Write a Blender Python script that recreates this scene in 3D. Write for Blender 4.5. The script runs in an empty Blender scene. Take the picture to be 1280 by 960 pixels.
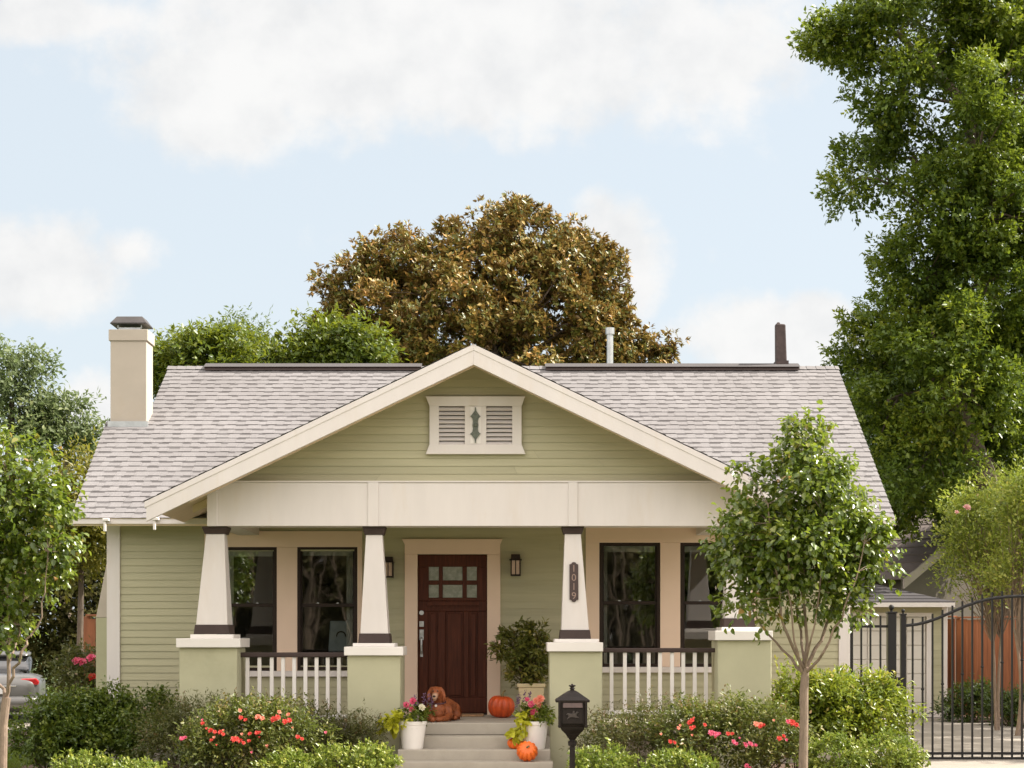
import bpy, bmesh, math, random
import numpy as np
from mathutils import Vector, Matrix

random.seed(7)
RNG = np.random.default_rng(11)
R = math.radians
SC = bpy.context.scene
COL = SC.collection

# ------------------------------------------------------------------ camera
CAM_Z = 1.70
FOC = 2147.0            # focal length in pixels of the 1280 wide photograph
cam_d = bpy.data.cameras.new('camera')
cam_d.lens = 36.0 * FOC / 1280.0
cam_d.sensor_width = 36.0
cam_d.shift_y = (793.0 - 480.0) / 1280.0
cam_d.clip_start = 0.1
cam_d.clip_end = 3000.0
cam = bpy.data.objects.new('camera', cam_d)
COL.objects.link(cam)
cam.location = (0, 0, CAM_Z)
cam.rotation_euler = (R(90), 0, 0)
SC.camera = cam

# ------------------------------------------------------------------ sun, sky, exposure
SUN_EL, SUN_AZ = 47.0, 80.0          # azimuth from +Y towards +X
SUN_STRENGTH = 4.2
SKY_STRENGTH = 0.15
EXPOSURE = 1.40
sun_d = bpy.data.lights.new('sun', 'SUN')
sun_d.energy = SUN_STRENGTH
sun_d.angle = R(0.6)
sun_d.color = (1.0, 0.935, 0.84)
sun = bpy.data.objects.new('sun', sun_d)
COL.objects.link(sun)
sdir = Vector((math.sin(R(SUN_AZ)) * math.cos(R(SUN_EL)), math.cos(R(SUN_AZ)) * math.cos(R(SUN_EL)), math.sin(R(SUN_EL))))
sun.rotation_euler = (-sdir).to_track_quat('-Z', 'Y').to_euler()
sun.location = sdir * 60

W = bpy.data.worlds.new('World')
SC.world = W
W.use_nodes = True


class NT:
    """small helper to wire node trees"""
    def __init__(self, tree):
        self.t = tree
        self.n = tree.nodes
        self.l = tree.links

    def node(self, typ, **kw):
        nd = self.n.new(typ)
        for k, v in kw.items():
            setattr(nd, k, v)
        return nd

    def put(self, sock, v):
        if isinstance(v, bpy.types.NodeSocket):
            self.l.new(v, sock)
        elif v is not None:
            sock.default_value = v

    def math(self, op, a, b=None, c=None, clamp=False):
        nd = self.node('ShaderNodeMath', operation=op, use_clamp=clamp)
        self.put(nd.inputs[0], a)
        if b is not None:
            self.put(nd.inputs[1], b)
        if c is not None:
            self.put(nd.inputs[2], c)
        return nd.outputs[0]

    def mix(self, fac, a, b, blend='MIX'):
        nd = self.node('ShaderNodeMix', data_type='RGBA', blend_type=blend)
        self.put(nd.inputs[0], fac)
        self.put(nd.inputs[6], a)
        self.put(nd.inputs[7], b)
        return nd.outputs[2]

    def noise(self, vec, scale, detail=4.0, rough=0.55):
        nd = self.node('ShaderNodeTexNoise')
        if vec is not None:
            self.l.new(vec, nd.inputs['Vector'])
        nd.inputs['Scale'].default_value = scale
        nd.inputs['Detail'].default_value = detail
        nd.inputs['Roughness'].default_value = rough
        return nd.outputs['Fac']

    def ramp(self, fac, stops):
        nd = self.node('ShaderNodeValToRGB')
        el = nd.color_ramp.elements
        while len(el) < len(stops):
            el.new(0.5)
        for e, (p, c) in zip(el, stops):
            e.position = p
            e.color = (c[0], c[1], c[2], 1)
        self.l.new(fac, nd.inputs[0])
        return nd.outputs[0]

    def smooth(self, v, a, b):
        nd = self.node('ShaderNodeMapRange', interpolation_type='SMOOTHSTEP')
        self.put(nd.inputs['Value'], v)
        nd.inputs['From Min'].default_value = a
        nd.inputs['From Max'].default_value = b
        return nd.outputs[0]


def build_sky():
    t = NT(W.node_tree)
    t.n.clear()
    out = t.node('ShaderNodeOutputWorld')
    bg = t.node('ShaderNodeBackground')
    t.l.new(bg.outputs[0], out.inputs[0])
    bg.inputs[1].default_value = SKY_STRENGTH
    sky = t.node('ShaderNodeTexSky', sky_type='NISHITA')
    sky.sun_disc = False
    sky.sun_elevation = R(SUN_EL)
    sky.sun_rotation = R(SUN_AZ)
    sky.altitude = 50
    sky.air_density = 1.0
    sky.dust_density = 2.2
    sky.ozone_density = 1.2
    tc = t.node('ShaderNodeTexCoord')
    d = tc.outputs['Generated']
    sp = t.node('ShaderNodeSeparateXYZ')
    t.l.new(d, sp.inputs[0])
    x, y, z = sp.outputs
    ya = t.math('MAXIMUM', t.math('ABSOLUTE', y), 0.15)
    u = t.math('DIVIDE', x, ya)
    v = t.math('DIVIDE', z, ya)
    # cloud banks: direction (tangents) and half sizes of each bank
    banks = [(560, 60, 520, 135, 1.0), (270, 110, 150, 110, .9), (800, 60, 240, 95, .9), (50, 15, 140, 50, .9), (45, 335, 125, 80, .85),
             (150, 312, 70, 32, .55), (770, 325, 72, 100, 1.0), (955, 425, 140, 62, 1.0), (1020, 395, 60, 40, .9), (115, 520, 50, 60, .8),
             (395, 110, 60, 60, .8), (-330, 200, 260, 120, .9), (1600, 250, 300, 130, .9), (640, -420, 900, 170, .9)]
    tot = None
    for (cx, cy, rx, ry, w) in banks:
        a = t.math('DIVIDE', t.math('SUBTRACT', u, (cx - 640) / FOC), rx / FOC)
        b = t.math('DIVIDE', t.math('SUBTRACT', v, (793 - cy) / FOC), ry / FOC)
        q = t.math('ADD', t.math('MULTIPLY', a, a), t.math('MULTIPLY', b, b))
        g = t.math('MULTIPLY', t.math('MAXIMUM', t.math('SUBTRACT', 1.0, q), -0.6), w)
        tot = g if tot is None else t.math('MAXIMUM', tot, g)
    cmb = t.node('ShaderNodeCombineXYZ')
    t.l.new(u, cmb.inputs[0])
    t.l.new(v, cmb.inputs[1])
    n1 = t.noise(cmb.outputs[0], 11.0, 7.0, 0.6)
    n2 = t.noise(cmb.outputs[0], 26.0, 5.0, 0.55)
    dens = t.math('ADD', tot, t.math('MULTIPLY', t.math('SUBTRACT', n1, 0.5), 2.3))
    dens = t.math('ADD', dens, t.math('MULTIPLY', t.math('SUBTRACT', t.noise(cmb.outputs[0], 55.0, 6.0, 0.6), 0.5), 0.7))
    mask = t.smooth(dens, -0.10, 0.66)
    mask = t.math('MULTIPLY', mask, 0.87)
    # broken warm cloud deck, unseen, added overhead and street side to light the facade
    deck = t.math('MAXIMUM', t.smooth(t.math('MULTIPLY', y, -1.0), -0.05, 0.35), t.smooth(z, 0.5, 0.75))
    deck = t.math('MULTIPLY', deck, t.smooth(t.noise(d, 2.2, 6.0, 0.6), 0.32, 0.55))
    shade = t.smooth(t.math('ADD', t.math('MULTIPLY', n2, .5), t.math('MULTIPLY', n1, .5)), 0.28, 0.62)
    cl = t.mix(shade, (2.06, 2.06, 2.07, 1), (2.50, 2.46, 2.41, 1))
    # milky summer haze over the blue
    base = t.mix(0.90, sky.outputs[0], (1.87, 2.03, 2.12, 1))
    c = t.mix(mask, base, cl)
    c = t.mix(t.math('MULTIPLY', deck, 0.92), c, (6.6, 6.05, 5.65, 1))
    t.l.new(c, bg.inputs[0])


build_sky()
SC.view_settings.view_transform = 'Standard'
SC.view_settings.look = 'None'
SC.view_settings.gamma = 1.0
SC.view_settings.use_curve_mapping = False
SC.view_settings.exposure = EXPOSURE
SC.render.engine = 'CYCLES'
SC.cycles.max_bounces = 8
SC.cycles.transparent_max_bounces = 12
SC.cycles.caustics_reflective = False
SC.cycles.caustics_refractive = False
SC.cycles.sample_clamp_indirect = 6.0


# ------------------------------------------------------------------ real coordinates from a sight line and a distance
def PX(px, Y):
    return (px - 640.0) / FOC * Y


def PZ(py, Y):
    return CAM_Z + (793.0 - py) / FOC * Y


def P(px, py, Y):
    return Vector((PX(px, Y), Y, PZ(py, Y)))


# ------------------------------------------------------------------ materials
def new_mat(name):
    m = bpy.data.materials.new(name)
    m.use_nodes = True
    t = NT(m.node_tree)
    b = next(n for n in t.n if n.type == 'BSDF_PRINCIPLED')
    return m, t, b


def surf(name, col, rough=0.6, var=0.12, scale=3.0, bump=0.0, bscale=60.0, spec=0.5, metal=0.0, stretch=None, dirt=None, attr=0.0):
    """painted or mineral surface with slight unevenness of tone and relief"""
    m, t, b = new_mat(name)
    tc = t.node('ShaderNodeTexCoord')
    v = tc.outputs['Object']
    if stretch:
        mp = t.node('ShaderNodeMapping')
        mp.inputs['Scale'].default_value = stretch
        t.l.new(v, mp.inputs[0])
        v = mp.outputs[0]
    n = t.noise(v, scale, 6.0, 0.62)
    c0 = tuple(max(0, c * (1 - var)) for c in col)
    c1 = tuple(min(1, c * (1 + var)) for c in col)
    c = t.ramp(n, [(0.3, c0), (0.7, c1)])
    if dirt:
        n3 = t.noise(v, dirt[1], 8.0, 0.7)
        c = t.mix(t.math('MULTIPLY', t.smooth(n3, 0.5, 0.75), dirt[2]), c, (*dirt[0], 1))
    if attr:
        at = t.node('ShaderNodeAttribute', attribute_name='rnd')
        c = t.mix(1.0, c, t.ramp(at.outputs['Fac'], [(0, (1 - attr,) * 3), (1, (1 + attr,) * 3)]), 'MULTIPLY')
    t.l.new(c, b.inputs['Base Color'])
    b.inputs['Roughness'].default_value = rough
    b.inputs['Specular IOR Level'].default_value = spec
    b.inputs['Metallic'].default_value = metal
    if bump:
        bp = t.node('ShaderNodeBump')
        bp.inputs['Strength'].default_value = bump
        bp.inputs['Distance'].default_value = 0.01
        t.l.new(t.noise(v, bscale, 5.0, 0.6), bp.inputs['Height'])
        t.l.new(bp.outputs[0], b.inputs['Normal'])
    return m


def leafm(name, stops, rough=0.45, trans=0.3, tcol=(0.30, 0.42, 0.05), spec=0.5, back=None):
    """leaf: tone varies from leaf to leaf, light shines through"""
    m, t, b = new_mat(name)
    at = t.node('ShaderNodeAttribute', attribute_name='rnd')
    stops = [(p, (q[0] * 1.22, q[1], q[2] * .8) if q[1] > q[0] else q) for p, q in stops]
    c = t.ramp(at.outputs['Fac'], stops)
    if back:
        gm = t.node('ShaderNodeNewGeometry')
        c = t.mix(gm.outputs['Backfacing'], c, (*back, 1))
    t.l.new(c, b.inputs['Base Color'])
    b.inputs['Roughness'].default_value = rough
    b.inputs['Specular IOR Level'].default_value = spec
    if trans > 0:
        out = next(n for n in t.n if n.type == 'OUTPUT_MATERIAL')
        tr = t.node('ShaderNodeBsdfTranslucent')
        t.l.new(t.mix(0.5, c, (*tcol, 1)), tr.inputs[0])
        mx = t.node('ShaderNodeMixShader')
        mx.inputs[0].default_value = trans
        t.l.new(b.outputs[0], mx.inputs[1])
        t.l.new(tr.outputs[0], mx.inputs[2])
        t.l.new(mx.outputs[0], out.inputs[0])
    return m


def attr_mat(name, stops, rough=0.9, nscale=40.0, nvar=0.25, bump=0.3):
    """tone of each piece comes from its own stored value"""
    m, t, b = new_mat(name)
    at = t.node('ShaderNodeAttribute', attribute_name='rnd')
    c = t.ramp(at.outputs['Fac'], stops)
    tc = t.node('ShaderNodeTexCoord')
    n = t.noise(tc.outputs['Object'], nscale, 6.0, 0.7)
    g = t.ramp(n, [(0.3, (1 - nvar,) * 3), (0.7, (1 + nvar,) * 3)])
    c = t.mix(1.0, c, g, 'MULTIPLY')
    n2 = t.noise(tc.outputs['Object'], 0.7, 4.0, 0.6)
    c = t.mix(1.0, c, t.ramp(n2, [(0.3, (0.9, 0.89, 0.88)), (0.7, (1.06, 1.06, 1.06))]), 'MULTIPLY')
    t.l.new(c, b.inputs['Base Color'])
    b.inputs['Roughness'].default_value = rough
    b.inputs['Specular IOR Level'].default_value = 0.25
    bp = t.node('ShaderNodeBump')
    bp.inputs['Strength'].default_value = bump
    bp.inputs['Distance'].default_value = 0.004
    t.l.new(t.noise(tc.outputs['Object'], 220.0, 3.0, 0.6), bp.inputs['Height'])
    t.l.new(bp.outputs[0], b.inputs['Normal'])
    return m


def glass_mat(name, refl=0.13, tint=(0.75, 0.8, 0.78)):
    m, t, b = new_mat(name)
    out = next(n for n in t.n if n.type == 'OUTPUT_MATERIAL')
    gl = t.node('ShaderNodeBsdfGlossy')
    gl.inputs['Roughness'].default_value = 0.02
    gl.inputs['Color'].default_value = (1, 1, 1, 1)
    tr = t.node('ShaderNodeBsdfTransparent')
    tr.inputs[0].default_value = (*tint, 1)
    tc = t.node('ShaderNodeTexCoord')
    bp = t.node('ShaderNodeBump')
    bp.inputs['Strength'].default_value = 0.025
    bp.inputs['Distance'].default_value = 0.02
    t.l.new(t.noise(tc.outputs['Object'], 2.5, 2.0, 0.5), bp.inputs['Height'])
    t.l.new(bp.outputs[0], gl.inputs['Normal'])
    fr = t.node('ShaderNodeFresnel')
    fr.inputs['IOR'].default_value = 1.5
    mx = t.node('ShaderNodeMixShader')
    t.l.new(t.math('ADD', fr.outputs[0], refl, clamp=True), mx.inputs[0])
    t.l.new(tr.outputs[0], mx.inputs[1])
    t.l.new(gl.outputs[0], mx.inputs[2])
    t.l.new(mx.outputs[0], out.inputs[0])
    return m


M = {}
M['siding'] = surf('sage_siding_paint', (0.405, 0.382, 0.245), 0.55, 0.07, 2.0, 0.12, 25, stretch=(0.4, 1, 6), dirt=((0.28, 0.26, 0.14), 1.4, 0.4), attr=0.05)
M['stucco'] = surf('sage_stucco', (0.455, 0.440, 0.295), 0.8, 0.07, 1.6, 0.35, 180, dirt=((0.33, 0.305, 0.19), 1.2, 0.5))
M['trim'] = surf('cream_trim_paint', (0.665, 0.620, 0.592), 0.5, 0.04, 1.5, 0.06, 40, stretch=(2.6, 2.6, 0.55), dirt=((0.62, 0.545, 0.47), 1.3, 0.5))
M['casing'] = surf('bounce_warmed_cream_paint', (0.76, 0.58, 0.45), 0.5, 0.04, 1.5, 0.06, 40, dirt=((0.68, 0.51, 0.38), 1.1, 0.3))  # trim cream reddened: warm porch bounce light is put into the colour
M['brown'] = surf('dark_brown_paint', (0.055, 0.037, 0.033), 0.5, 0.15, 4.0, 0.05, 40, spec=0.25)
M['sash'] = surf('dark_window_sash', (0.026, 0.016, 0.011), 0.5, 0.15, 4.0, spec=0.2)
M['soffit'] = surf('beige_soffit', (0.82, 0.66, 0.50), 0.6, 0.06, 3.0)  # colour raised and warmed in place of missing ground bounce light
M['chim'] = surf('tan_chimney_stucco', (0.44, 0.385, 0.32), 0.85, 0.05, 2.2, 0.3, 120, dirt=((0.42, 0.34, 0.25), 1.6, 0.35))
M['metal_dk'] = surf('weathered_dark_metal', (0.075, 0.068, 0.066), 0.5, 0.25, 6.0, metal=0.5)
M['galv'] = surf('galvanised_metal', (0.46, 0.48, 0.48), 0.42, 0.15, 8.0, metal=0.7)
M['rust'] = surf('rusty_dark_pipe', (0.065, 0.045, 0.042), 0.8, 0.4, 6.0, 0.3, 30)
M['conc'] = surf('painted_concrete', (0.40, 0.36, 0.30), 0.75, 0.09, 2.6, 0.15, 80, dirt=((0.28, 0.25, 0.20), 2.2, 0.5))
M['drive'] = surf('driveway_concrete', (0.25, 0.22, 0.185), 0.85, 0.1, 1.0, 0.2, 60, dirt=((0.33, 0.29, 0.25), 0.8, 0.6))
M['white'] = surf('white_paint', (0.76, 0.72, 0.68), 0.5, 0.03, 2.0)
M['iron'] = surf('black_iron', (0.010, 0.009, 0.009), 0.5, 0.2, 12.0, 0.1, 60, spec=0.3)
M['mailb'] = surf('bronze_black_cast_iron', (0.016, 0.011, 0.009), 0.5, 0.3, 18.0, 0.25, 70, spec=0.22)
M['cedar'] = surf('red_cedar', (0.30, 0.105, 0.045), 0.7, 0.28, 2.0, 0.2, 20, stretch=(8, 8, 0.7))
M['bark'] = surf('pale_bark', (0.235, 0.17, 0.125), 0.85, 0.28, 9.0, 0.6, 30, stretch=(3, 3, 0.8))
M['bark_dk'] = surf('dark_bark', (0.115, 0.085, 0.062), 0.9, 0.35, 4.0, 0.9, 12, stretch=(3, 3, 0.8))
M['stem'] = surf('shrub_stem', (0.12, 0.085, 0.055), 0.9, 0.3, 9.0)
M['mulch'] = surf('brown_mulch', (0.085, 0.050, 0.032), 0.95, 0.5, 14.0, 0.9, 40)
M['glass'] = glass_mat('window_glass', 0.12)
M['inner'] = surf('dim_interior_paint', (0.30, 0.25, 0.20), 0.8, 0.1, 1.0)
M['curtain'] = surf('pale_curtain', (0.62, 0.58, 0.52), 0.8, 0.08, 4.0)
M['pot'] = surf('white_glazed_pot', (0.80, 0.76, 0.72), 0.4, 0.03, 3.0)
M['planter'] = surf('cream_planter', (0.66, 0.55, 0.33), 0.6, 0.08, 5.0, 0.1, 50)
M['mat'] = surf('coir_mat', (0.42, 0.25, 0.13), 0.95, 0.25, 60.0, 0.7, 200)
M['orange'] = surf('pumpkin_skin', (0.82, 0.145, 0.012), 0.42, 0.28, 9.0, 0.25, 40, dirt=((0.45, 0.09, 0.015), 14.0, 0.5))
M['orange_dk'] = surf('dark_pumpkin_skin', (0.58, 0.078, 0.012), 0.42, 0.28, 9.0, 0.25, 40, dirt=((0.32, 0.05, 0.012), 12.0, 0.5))
M['pstem'] = surf('pumpkin_stem', (0.17, 0.13, 0.05), 0.8, 0.3, 20.0)
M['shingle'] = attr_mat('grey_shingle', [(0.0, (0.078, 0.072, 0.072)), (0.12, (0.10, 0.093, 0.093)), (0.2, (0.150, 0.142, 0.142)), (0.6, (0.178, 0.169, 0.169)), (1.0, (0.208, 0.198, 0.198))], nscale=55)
M['shingle_dk'] = attr_mat('dark_shingle', [(0.0, (0.03, 0.027, 0.027)), (0.2, (0.045, 0.041, 0.043)), (1.0, (0.072, 0.066, 0.067))], nscale=50)
M['shingle_br'] = attr_mat('brown_shingle', [(0.0, (0.07, 0.055, 0.05)), (0.2, (0.12, 0.095, 0.085)), (1.0, (0.18, 0.148, 0.135))], nscale=50)


def door_mat():
    m, t, b = new_mat('mahogany_door')
    tc = t.node('ShaderNodeTexCoord')
    mp = t.node('ShaderNodeMapping')
    mp.inputs['Scale'].default_value = (14, 14, 0.9)
    t.l.new(tc.outputs['Object'], mp.inputs[0])
    n = t.noise(mp.outputs[0], 3.0, 7.0, 0.65)
    t.l.new(t.ramp(n, [(0.25, (0.040, 0.011, 0.005)), (0.55, (0.082, 0.022, 0.010)), (0.8, (0.125, 0.038, 0.017))]), b.inputs['Base Color'])
    b.inputs['Roughness'].default_value = 0.5
    b.inputs['Specular IOR Level'].default_value = 0.18
    return m


M['door'] = door_mat()


def lite_mat():
    m, t, b = new_mat('obscure_glass')
    tc = t.node('ShaderNodeTexCoord')
    n = t.noise(tc.outputs['Object'], 16.0, 3.0, 0.6)
    t.l.new(t.ramp(n, [(0.3, (0.20, 0.22, 0.18)), (0.7, (0.34, 0.36, 0.31))]), b.inputs['Base Color'])
    b.inputs['Roughness'].default_value = 0.12
    b.inputs['Specular IOR Level'].default_value = 0.9
    bp = t.node('ShaderNodeBump')
    bp.inputs['Strength'].default_value = 0.3
    bp.inputs['Distance'].default_value = 0.01
    t.l.new(n, bp.inputs['Height'])
    t.l.new(bp.outputs[0], b.inputs['Normal'])
    return m


M['lite'] = lite_mat()
M['lampglass'] = surf('seeded_lamp_glass', (0.52, 0.36, 0.25), 0.25, 0.12, 20.0, spec=0.7)


# ------------------------------------------------------------------ mesh builder
class MB:
    def __init__(self):
        self.v = []
        self.f = []
        self.r = []          # stored value of each face
        self.m = None

    def add(self, vs, fs, r=0.5):
        o = len(self.v)
        self.v += [tuple(q) for q in vs]
        for f in fs:
            self.f.append(tuple(i + o for i in f))
            self.r.append(r)
        return self

    def box(self, x0, x1, y0, y1, z0, z1, r=0.5):
        vs = [(x0, y0, z0), (x1, y0, z0), (x1, y1, z0), (x0, y1, z0), (x0, y0, z1), (x1, y0, z1), (x1, y1, z1), (x0, y1, z1)]
        return self.add(vs, [(0, 3, 2, 1), (4, 5, 6, 7), (0, 1, 5, 4), (1, 2, 6, 5), (2, 3, 7, 6), (3, 0, 4, 7)], r)

    def hexa(self, bot, top, r=0.5):
        """four bottom corners and four top corners, both counter-clockwise from above"""
        return self.add(list(bot) + list(top), [(0, 3, 2, 1), (4, 5, 6, 7), (0, 1, 5, 4), (1, 2, 6, 5), (2, 3, 7, 6), (3, 0, 4, 7)], r)

    def frustum(self, cx, cy, z0, hx0, hy0, z1, hx1, hy1, cx1=None, cy1=None):
        cx1 = cx if cx1 is None else cx1
        cy1 = cy if cy1 is None else cy1
        b = [(cx - hx0, cy - hy0, z0), (cx + hx0, cy - hy0, z0), (cx + hx0, cy + hy0, z0), (cx - hx0, cy + hy0, z0)]
        t = [(cx1 - hx1, cy1 - hy1, z1), (cx1 + hx1, cy1 - hy1, z1), (cx1 + hx1, cy1 + hy1, z1), (cx1 - hx1, cy1 + hy1, z1)]
        return self.hexa(b, t)

    def prism(self, poly, a, b, axis='y', r=0.5):
        """extrude a 2D outline; axis y: (x,z) outline, x: (y,z), z: (x,y)"""
        n = len(poly)

        def mk(p, d):
            if axis == 'y':
                return (p[0], d, p[1])
            if axis == 'x':
                return (d, p[0], p[1])
            return (p[0], p[1], d)
        vs = [mk(p, a) for p in poly] + [mk(p, b) for p in poly]
        fs = [tuple(range(n)), tuple(range(2 * n - 1, n - 1, -1))]
        for i in range(n):
            j = (i + 1) % n
            fs.append((j, i, n + i, n + j))
        return self.add(vs, fs, r)

    def tube(self, pts, rad, n=8, cap=True):
        pts = [Vector(p) for p in pts]
        if not hasattr(rad, '__len__'):
            rad = [rad] * len(pts)
        rings = []
        prev = None
        for i, p in enumerate(pts):
            a = pts[max(0, i - 1)]
            b = pts[min(len(pts) - 1, i + 1)]
            d = (b - a)
            if d.length < 1e-9:
                d = Vector((0, 0, 1))
            d.normalize()
            if prev is None:
                up = Vector((0, 0, 1)) if abs(d.z) < 0.9 else Vector((1, 0, 0))
                s = d.cross(up).normalized()
            else:
                s = (prev - d * prev.dot(d))
                s = s.normalized() if s.length > 1e-6 else d.orthogonal().normalized()
            prev = s
            u = d.cross(s)
            rings.append([p + (s * math.cos(2 * math.pi * k / n) + u * math.sin(2 * math.pi * k / n)) * rad[i] for k in range(n)])
        vs = [q for rg in rings for q in rg]
        fs = []
        for i in range(len(rings) - 1):
            for k in range(n):
                k2 = (k + 1) % n
                fs.append((i * n + k, i * n + k2, (i + 1) * n + k2, (i + 1) * n + k))
        if cap:
            fs.append(tuple(range(n - 1, -1, -1)))
            o = (len(rings) - 1) * n
            fs.append(tuple(o + k for k in range(n)))
        return self.add(vs, fs)

    def lathe(self, c, prof, n=20):
        """profile of (radius, z) turned about a vertical axis through c"""
        vs, fs = [], []
        for (r, z) in prof:
            for k in range(n):
                a = 2 * math.pi * k / n
                vs.append((c[0] + r * math.cos(a), c[1] + r * math.sin(a), c[2] + z))
        for i in range(len(prof) - 1):
            for k in range(n):
                k2 = (k + 1) % n
                fs.append((i * n + k, i * n + k2, (i + 1) * n + k2, (i + 1) * n + k))
        fs.append(tuple(range(n - 1, -1, -1)))
        o = (len(prof) - 1) * n
        fs.append(tuple(o + k for k in range(n)))
        return self.add(vs, fs)

    def ball(self, c, r, n=12, sq=(1, 1, 1)):
        vs, fs = [], []
        m = n // 2 + 1
        for i in range(m + 1):
            th = math.pi * i / m
            for k in range(n):
                a = 2 * math.pi * k / n
                vs.append((c[0] + r * sq[0] * math.sin(th) * math.cos(a), c[1] + r * sq[1] * math.sin(th) * math.sin(a), c[2] - r * sq[2] * math.cos(th)))
        for i in range(m):
            for k in range(n):
                k2 = (k + 1) % n
                fs.append((i * n + k, i * n + k2, (i + 1) * n + k2, (i + 1) * n + k))
        return self.add(vs, fs)

    def build(self, name, mat, parent=None, smooth=False, bevel=0.0, fix=False):
        me = bpy.data.meshes.new(name)
        me.from_pydata(self.v, [], self.f)
        if fix or smooth:
            bm = bmesh.new()
            bm.from_mesh(me)
            if smooth:
                bmesh.ops.remove_doubles(bm, verts=bm.verts, dist=1e-5)
            bmesh.ops.recalc_face_normals(bm, faces=bm.faces)
            bm.to_mesh(me)
            bm.free()
        if len(set(self.r)) > 1 and len(me.polygons) == len(self.r):
            at = me.attributes.new('rnd', 'FLOAT', 'FACE')
            at.data.foreach_set('value', np.array(self.r, dtype=np.float32))
        me.materials.append(mat)
        if smooth:
            me.polygons.foreach_set('use_smooth', [True] * len(me.polygons))
        me.update()
        o = bpy.data.objects.new(name, me)
        COL.objects.link(o)
        if parent is not None:
            attach(o, parent)
        if bevel:
            md = o.modifiers.new('bevel', 'BEVEL')
            md.width = bevel
            md.segments = 2
            md.limit_method = 'ANGLE'
            md.angle_limit = R(40)
        return o


def world_loc(o):
    p = Vector(o.location)
    while o.parent is not None:
        o = o.parent
        p = p + Vector(o.location)
    return p


def attach(o, parent):
    """geometry is written in world coordinates: keep it there under its parent (parents are never rotated at this point)"""
    o.parent = parent
    off = world_loc(parent)
    if o.type == 'MESH' and off.length > 0:
        o.data.transform(Matrix.Translation(-off))
    return o


def tag(o, label=None, cat=None, group=None, kind=None):
    if label:
        o['label'] = label
    if cat:
        o['category'] = cat
    if group:
        o['group'] = group
    if kind:
        o['kind'] = kind
    return o


def thing(name, label, cat, loc, group=None):
    o = bpy.data.objects.new(name, None)
    o.empty_display_size = 0.2
    COL.objects.link(o)
    o.location = loc
    return tag(o, label, cat, group)


def box_of(name, mat, parent, x0, x1, y0, y1, z0, z1, bevel=0.0):
    return MB().box(x0, x1, y0, y1, z0, z1).build(name, mat, parent, bevel=bevel)


# ================================================================== SETTING
def sheet(name, mat, x0, x1, y0, y1, z):
    o = MB().add([(x0, y0, z), (x1, y0, z), (x1, y1, z), (x0, y1, z)], [(0, 1, 2, 3)]).build(name, mat)
    return tag(o, kind='structure')


def grass_ground():
    m, t, b = new_mat('lawn_soil')
    tc = t.node('ShaderNodeTexCoord')
    n = t.noise(tc.outputs['Object'], 0.6, 8.0, 0.7)
    n2 = t.noise(tc.outputs['Object'], 30.0, 4.0, 0.7)
    c = t.mix(n2, t.ramp(n, [(0.3, (0.040, 0.062, 0.012)), (0.7, (0.075, 0.115, 0.022))]), (0.055, 0.085, 0.016, 1))
    t.l.new(c, b.inputs['Base Color'])
    b.inputs['Roughness'].default_value = 0.95
    return m


def asphalt():
    return surf('asphalt', (0.07, 0.068, 0.065), 0.9, 0.2, 2.0, 0.4, 150)


sheet('ground', grass_ground(), -1500, 1500, -1500, 1500, 0.0)
sheet('planting_bed', M['mulch'], -6.6, 4.9, 16.6, 22.55, 0.012)
sheet('bounce_court', M['conc'], -14, 14, 4.2, 9.5, 0.02)  # unseen warm concrete added to bounce light up to the porch
sheet('front_path', M['conc'], -1.35, 0.5, 9.504, 19.3, 0.03)
sheet('driveway', M['drive'], 5.15, 9.15, 4.2, 34.75, 0.012)
sheet('fence_bed', M['mulch'], 9.154, 13.6, 24.0, 36.6, 0.016)
sheet('side_bed', M['mulch'], -9.8, -6.7, 25.6, 30.2, 0.010)
sheet('side_driveway', M['drive'], -24.0, -7.6, 30.4, 41.0, 0.010)
MB().box(-60, 60, 2.3, 4.1, -0.05, 0.05).build('pavement', M['drive'])['kind'] = 'structure'
sheet('road', asphalt(), -400, 400, -7.5, 2.0, -0.0 + 0.006)
MB().box(-60, 60, 2.02, 2.28, -0.05, 0.11).build('kerb', M['drive'], bevel=0.02)['kind'] = 'structure'

# ================================================================== HOUSE
YW = 22.60       # front wall
YC = 20.50       # axis of the porch columns
house = thing('bungalow', 'sage green one storey bungalow with cream trimmed front gable, grey shingle roof and columned porch', 'house', (-0.45, YW, 0))
XL, XR = PX(136, YW), PX(1060, YW)     # outer faces of the side walls
FLOOR = 0.645
EAVE_Y, EAVE_Z = 22.0, 3.186
RIDGE_Y, RIDGE_Z = 27.07, 5.91
SL = math.hypot(RIDGE_Y - EAVE_Y, RIDGE_Z - EAVE_Z)
CS, SN = (RIDGE_Y - EAVE_Y) / SL, (RIDGE_Z - EAVE_Z) / SL
BACK_Y = 2 * RIDGE_Y - EAVE_Y

# ---- window and door places on the front wall (x0, x1, z0, z1)
wins = [(271, 346.5, 684, 838.5), (372, 447, 683, 837.5), (749, 825, 678.5, 833.5), (850, 926, 678.5, 833.5)]
WIN = [(PX(a, YW), PX(b, YW), PZ(d, YW), PZ(c, YW)) for a, b, c, d in wins]
DOOR = (PX(522, YW), PX(609, YW), FLOOR + 0.02, PZ(693, YW))


def cut(intervals, a, b):
    out = []
    for (p, q) in intervals:
        if b <= p or a >= q:
            out.append((p, q))
        else:
            if a > p:
                out.append((p, a))
            if b < q:
                out.append((b, q))
    return out


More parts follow.
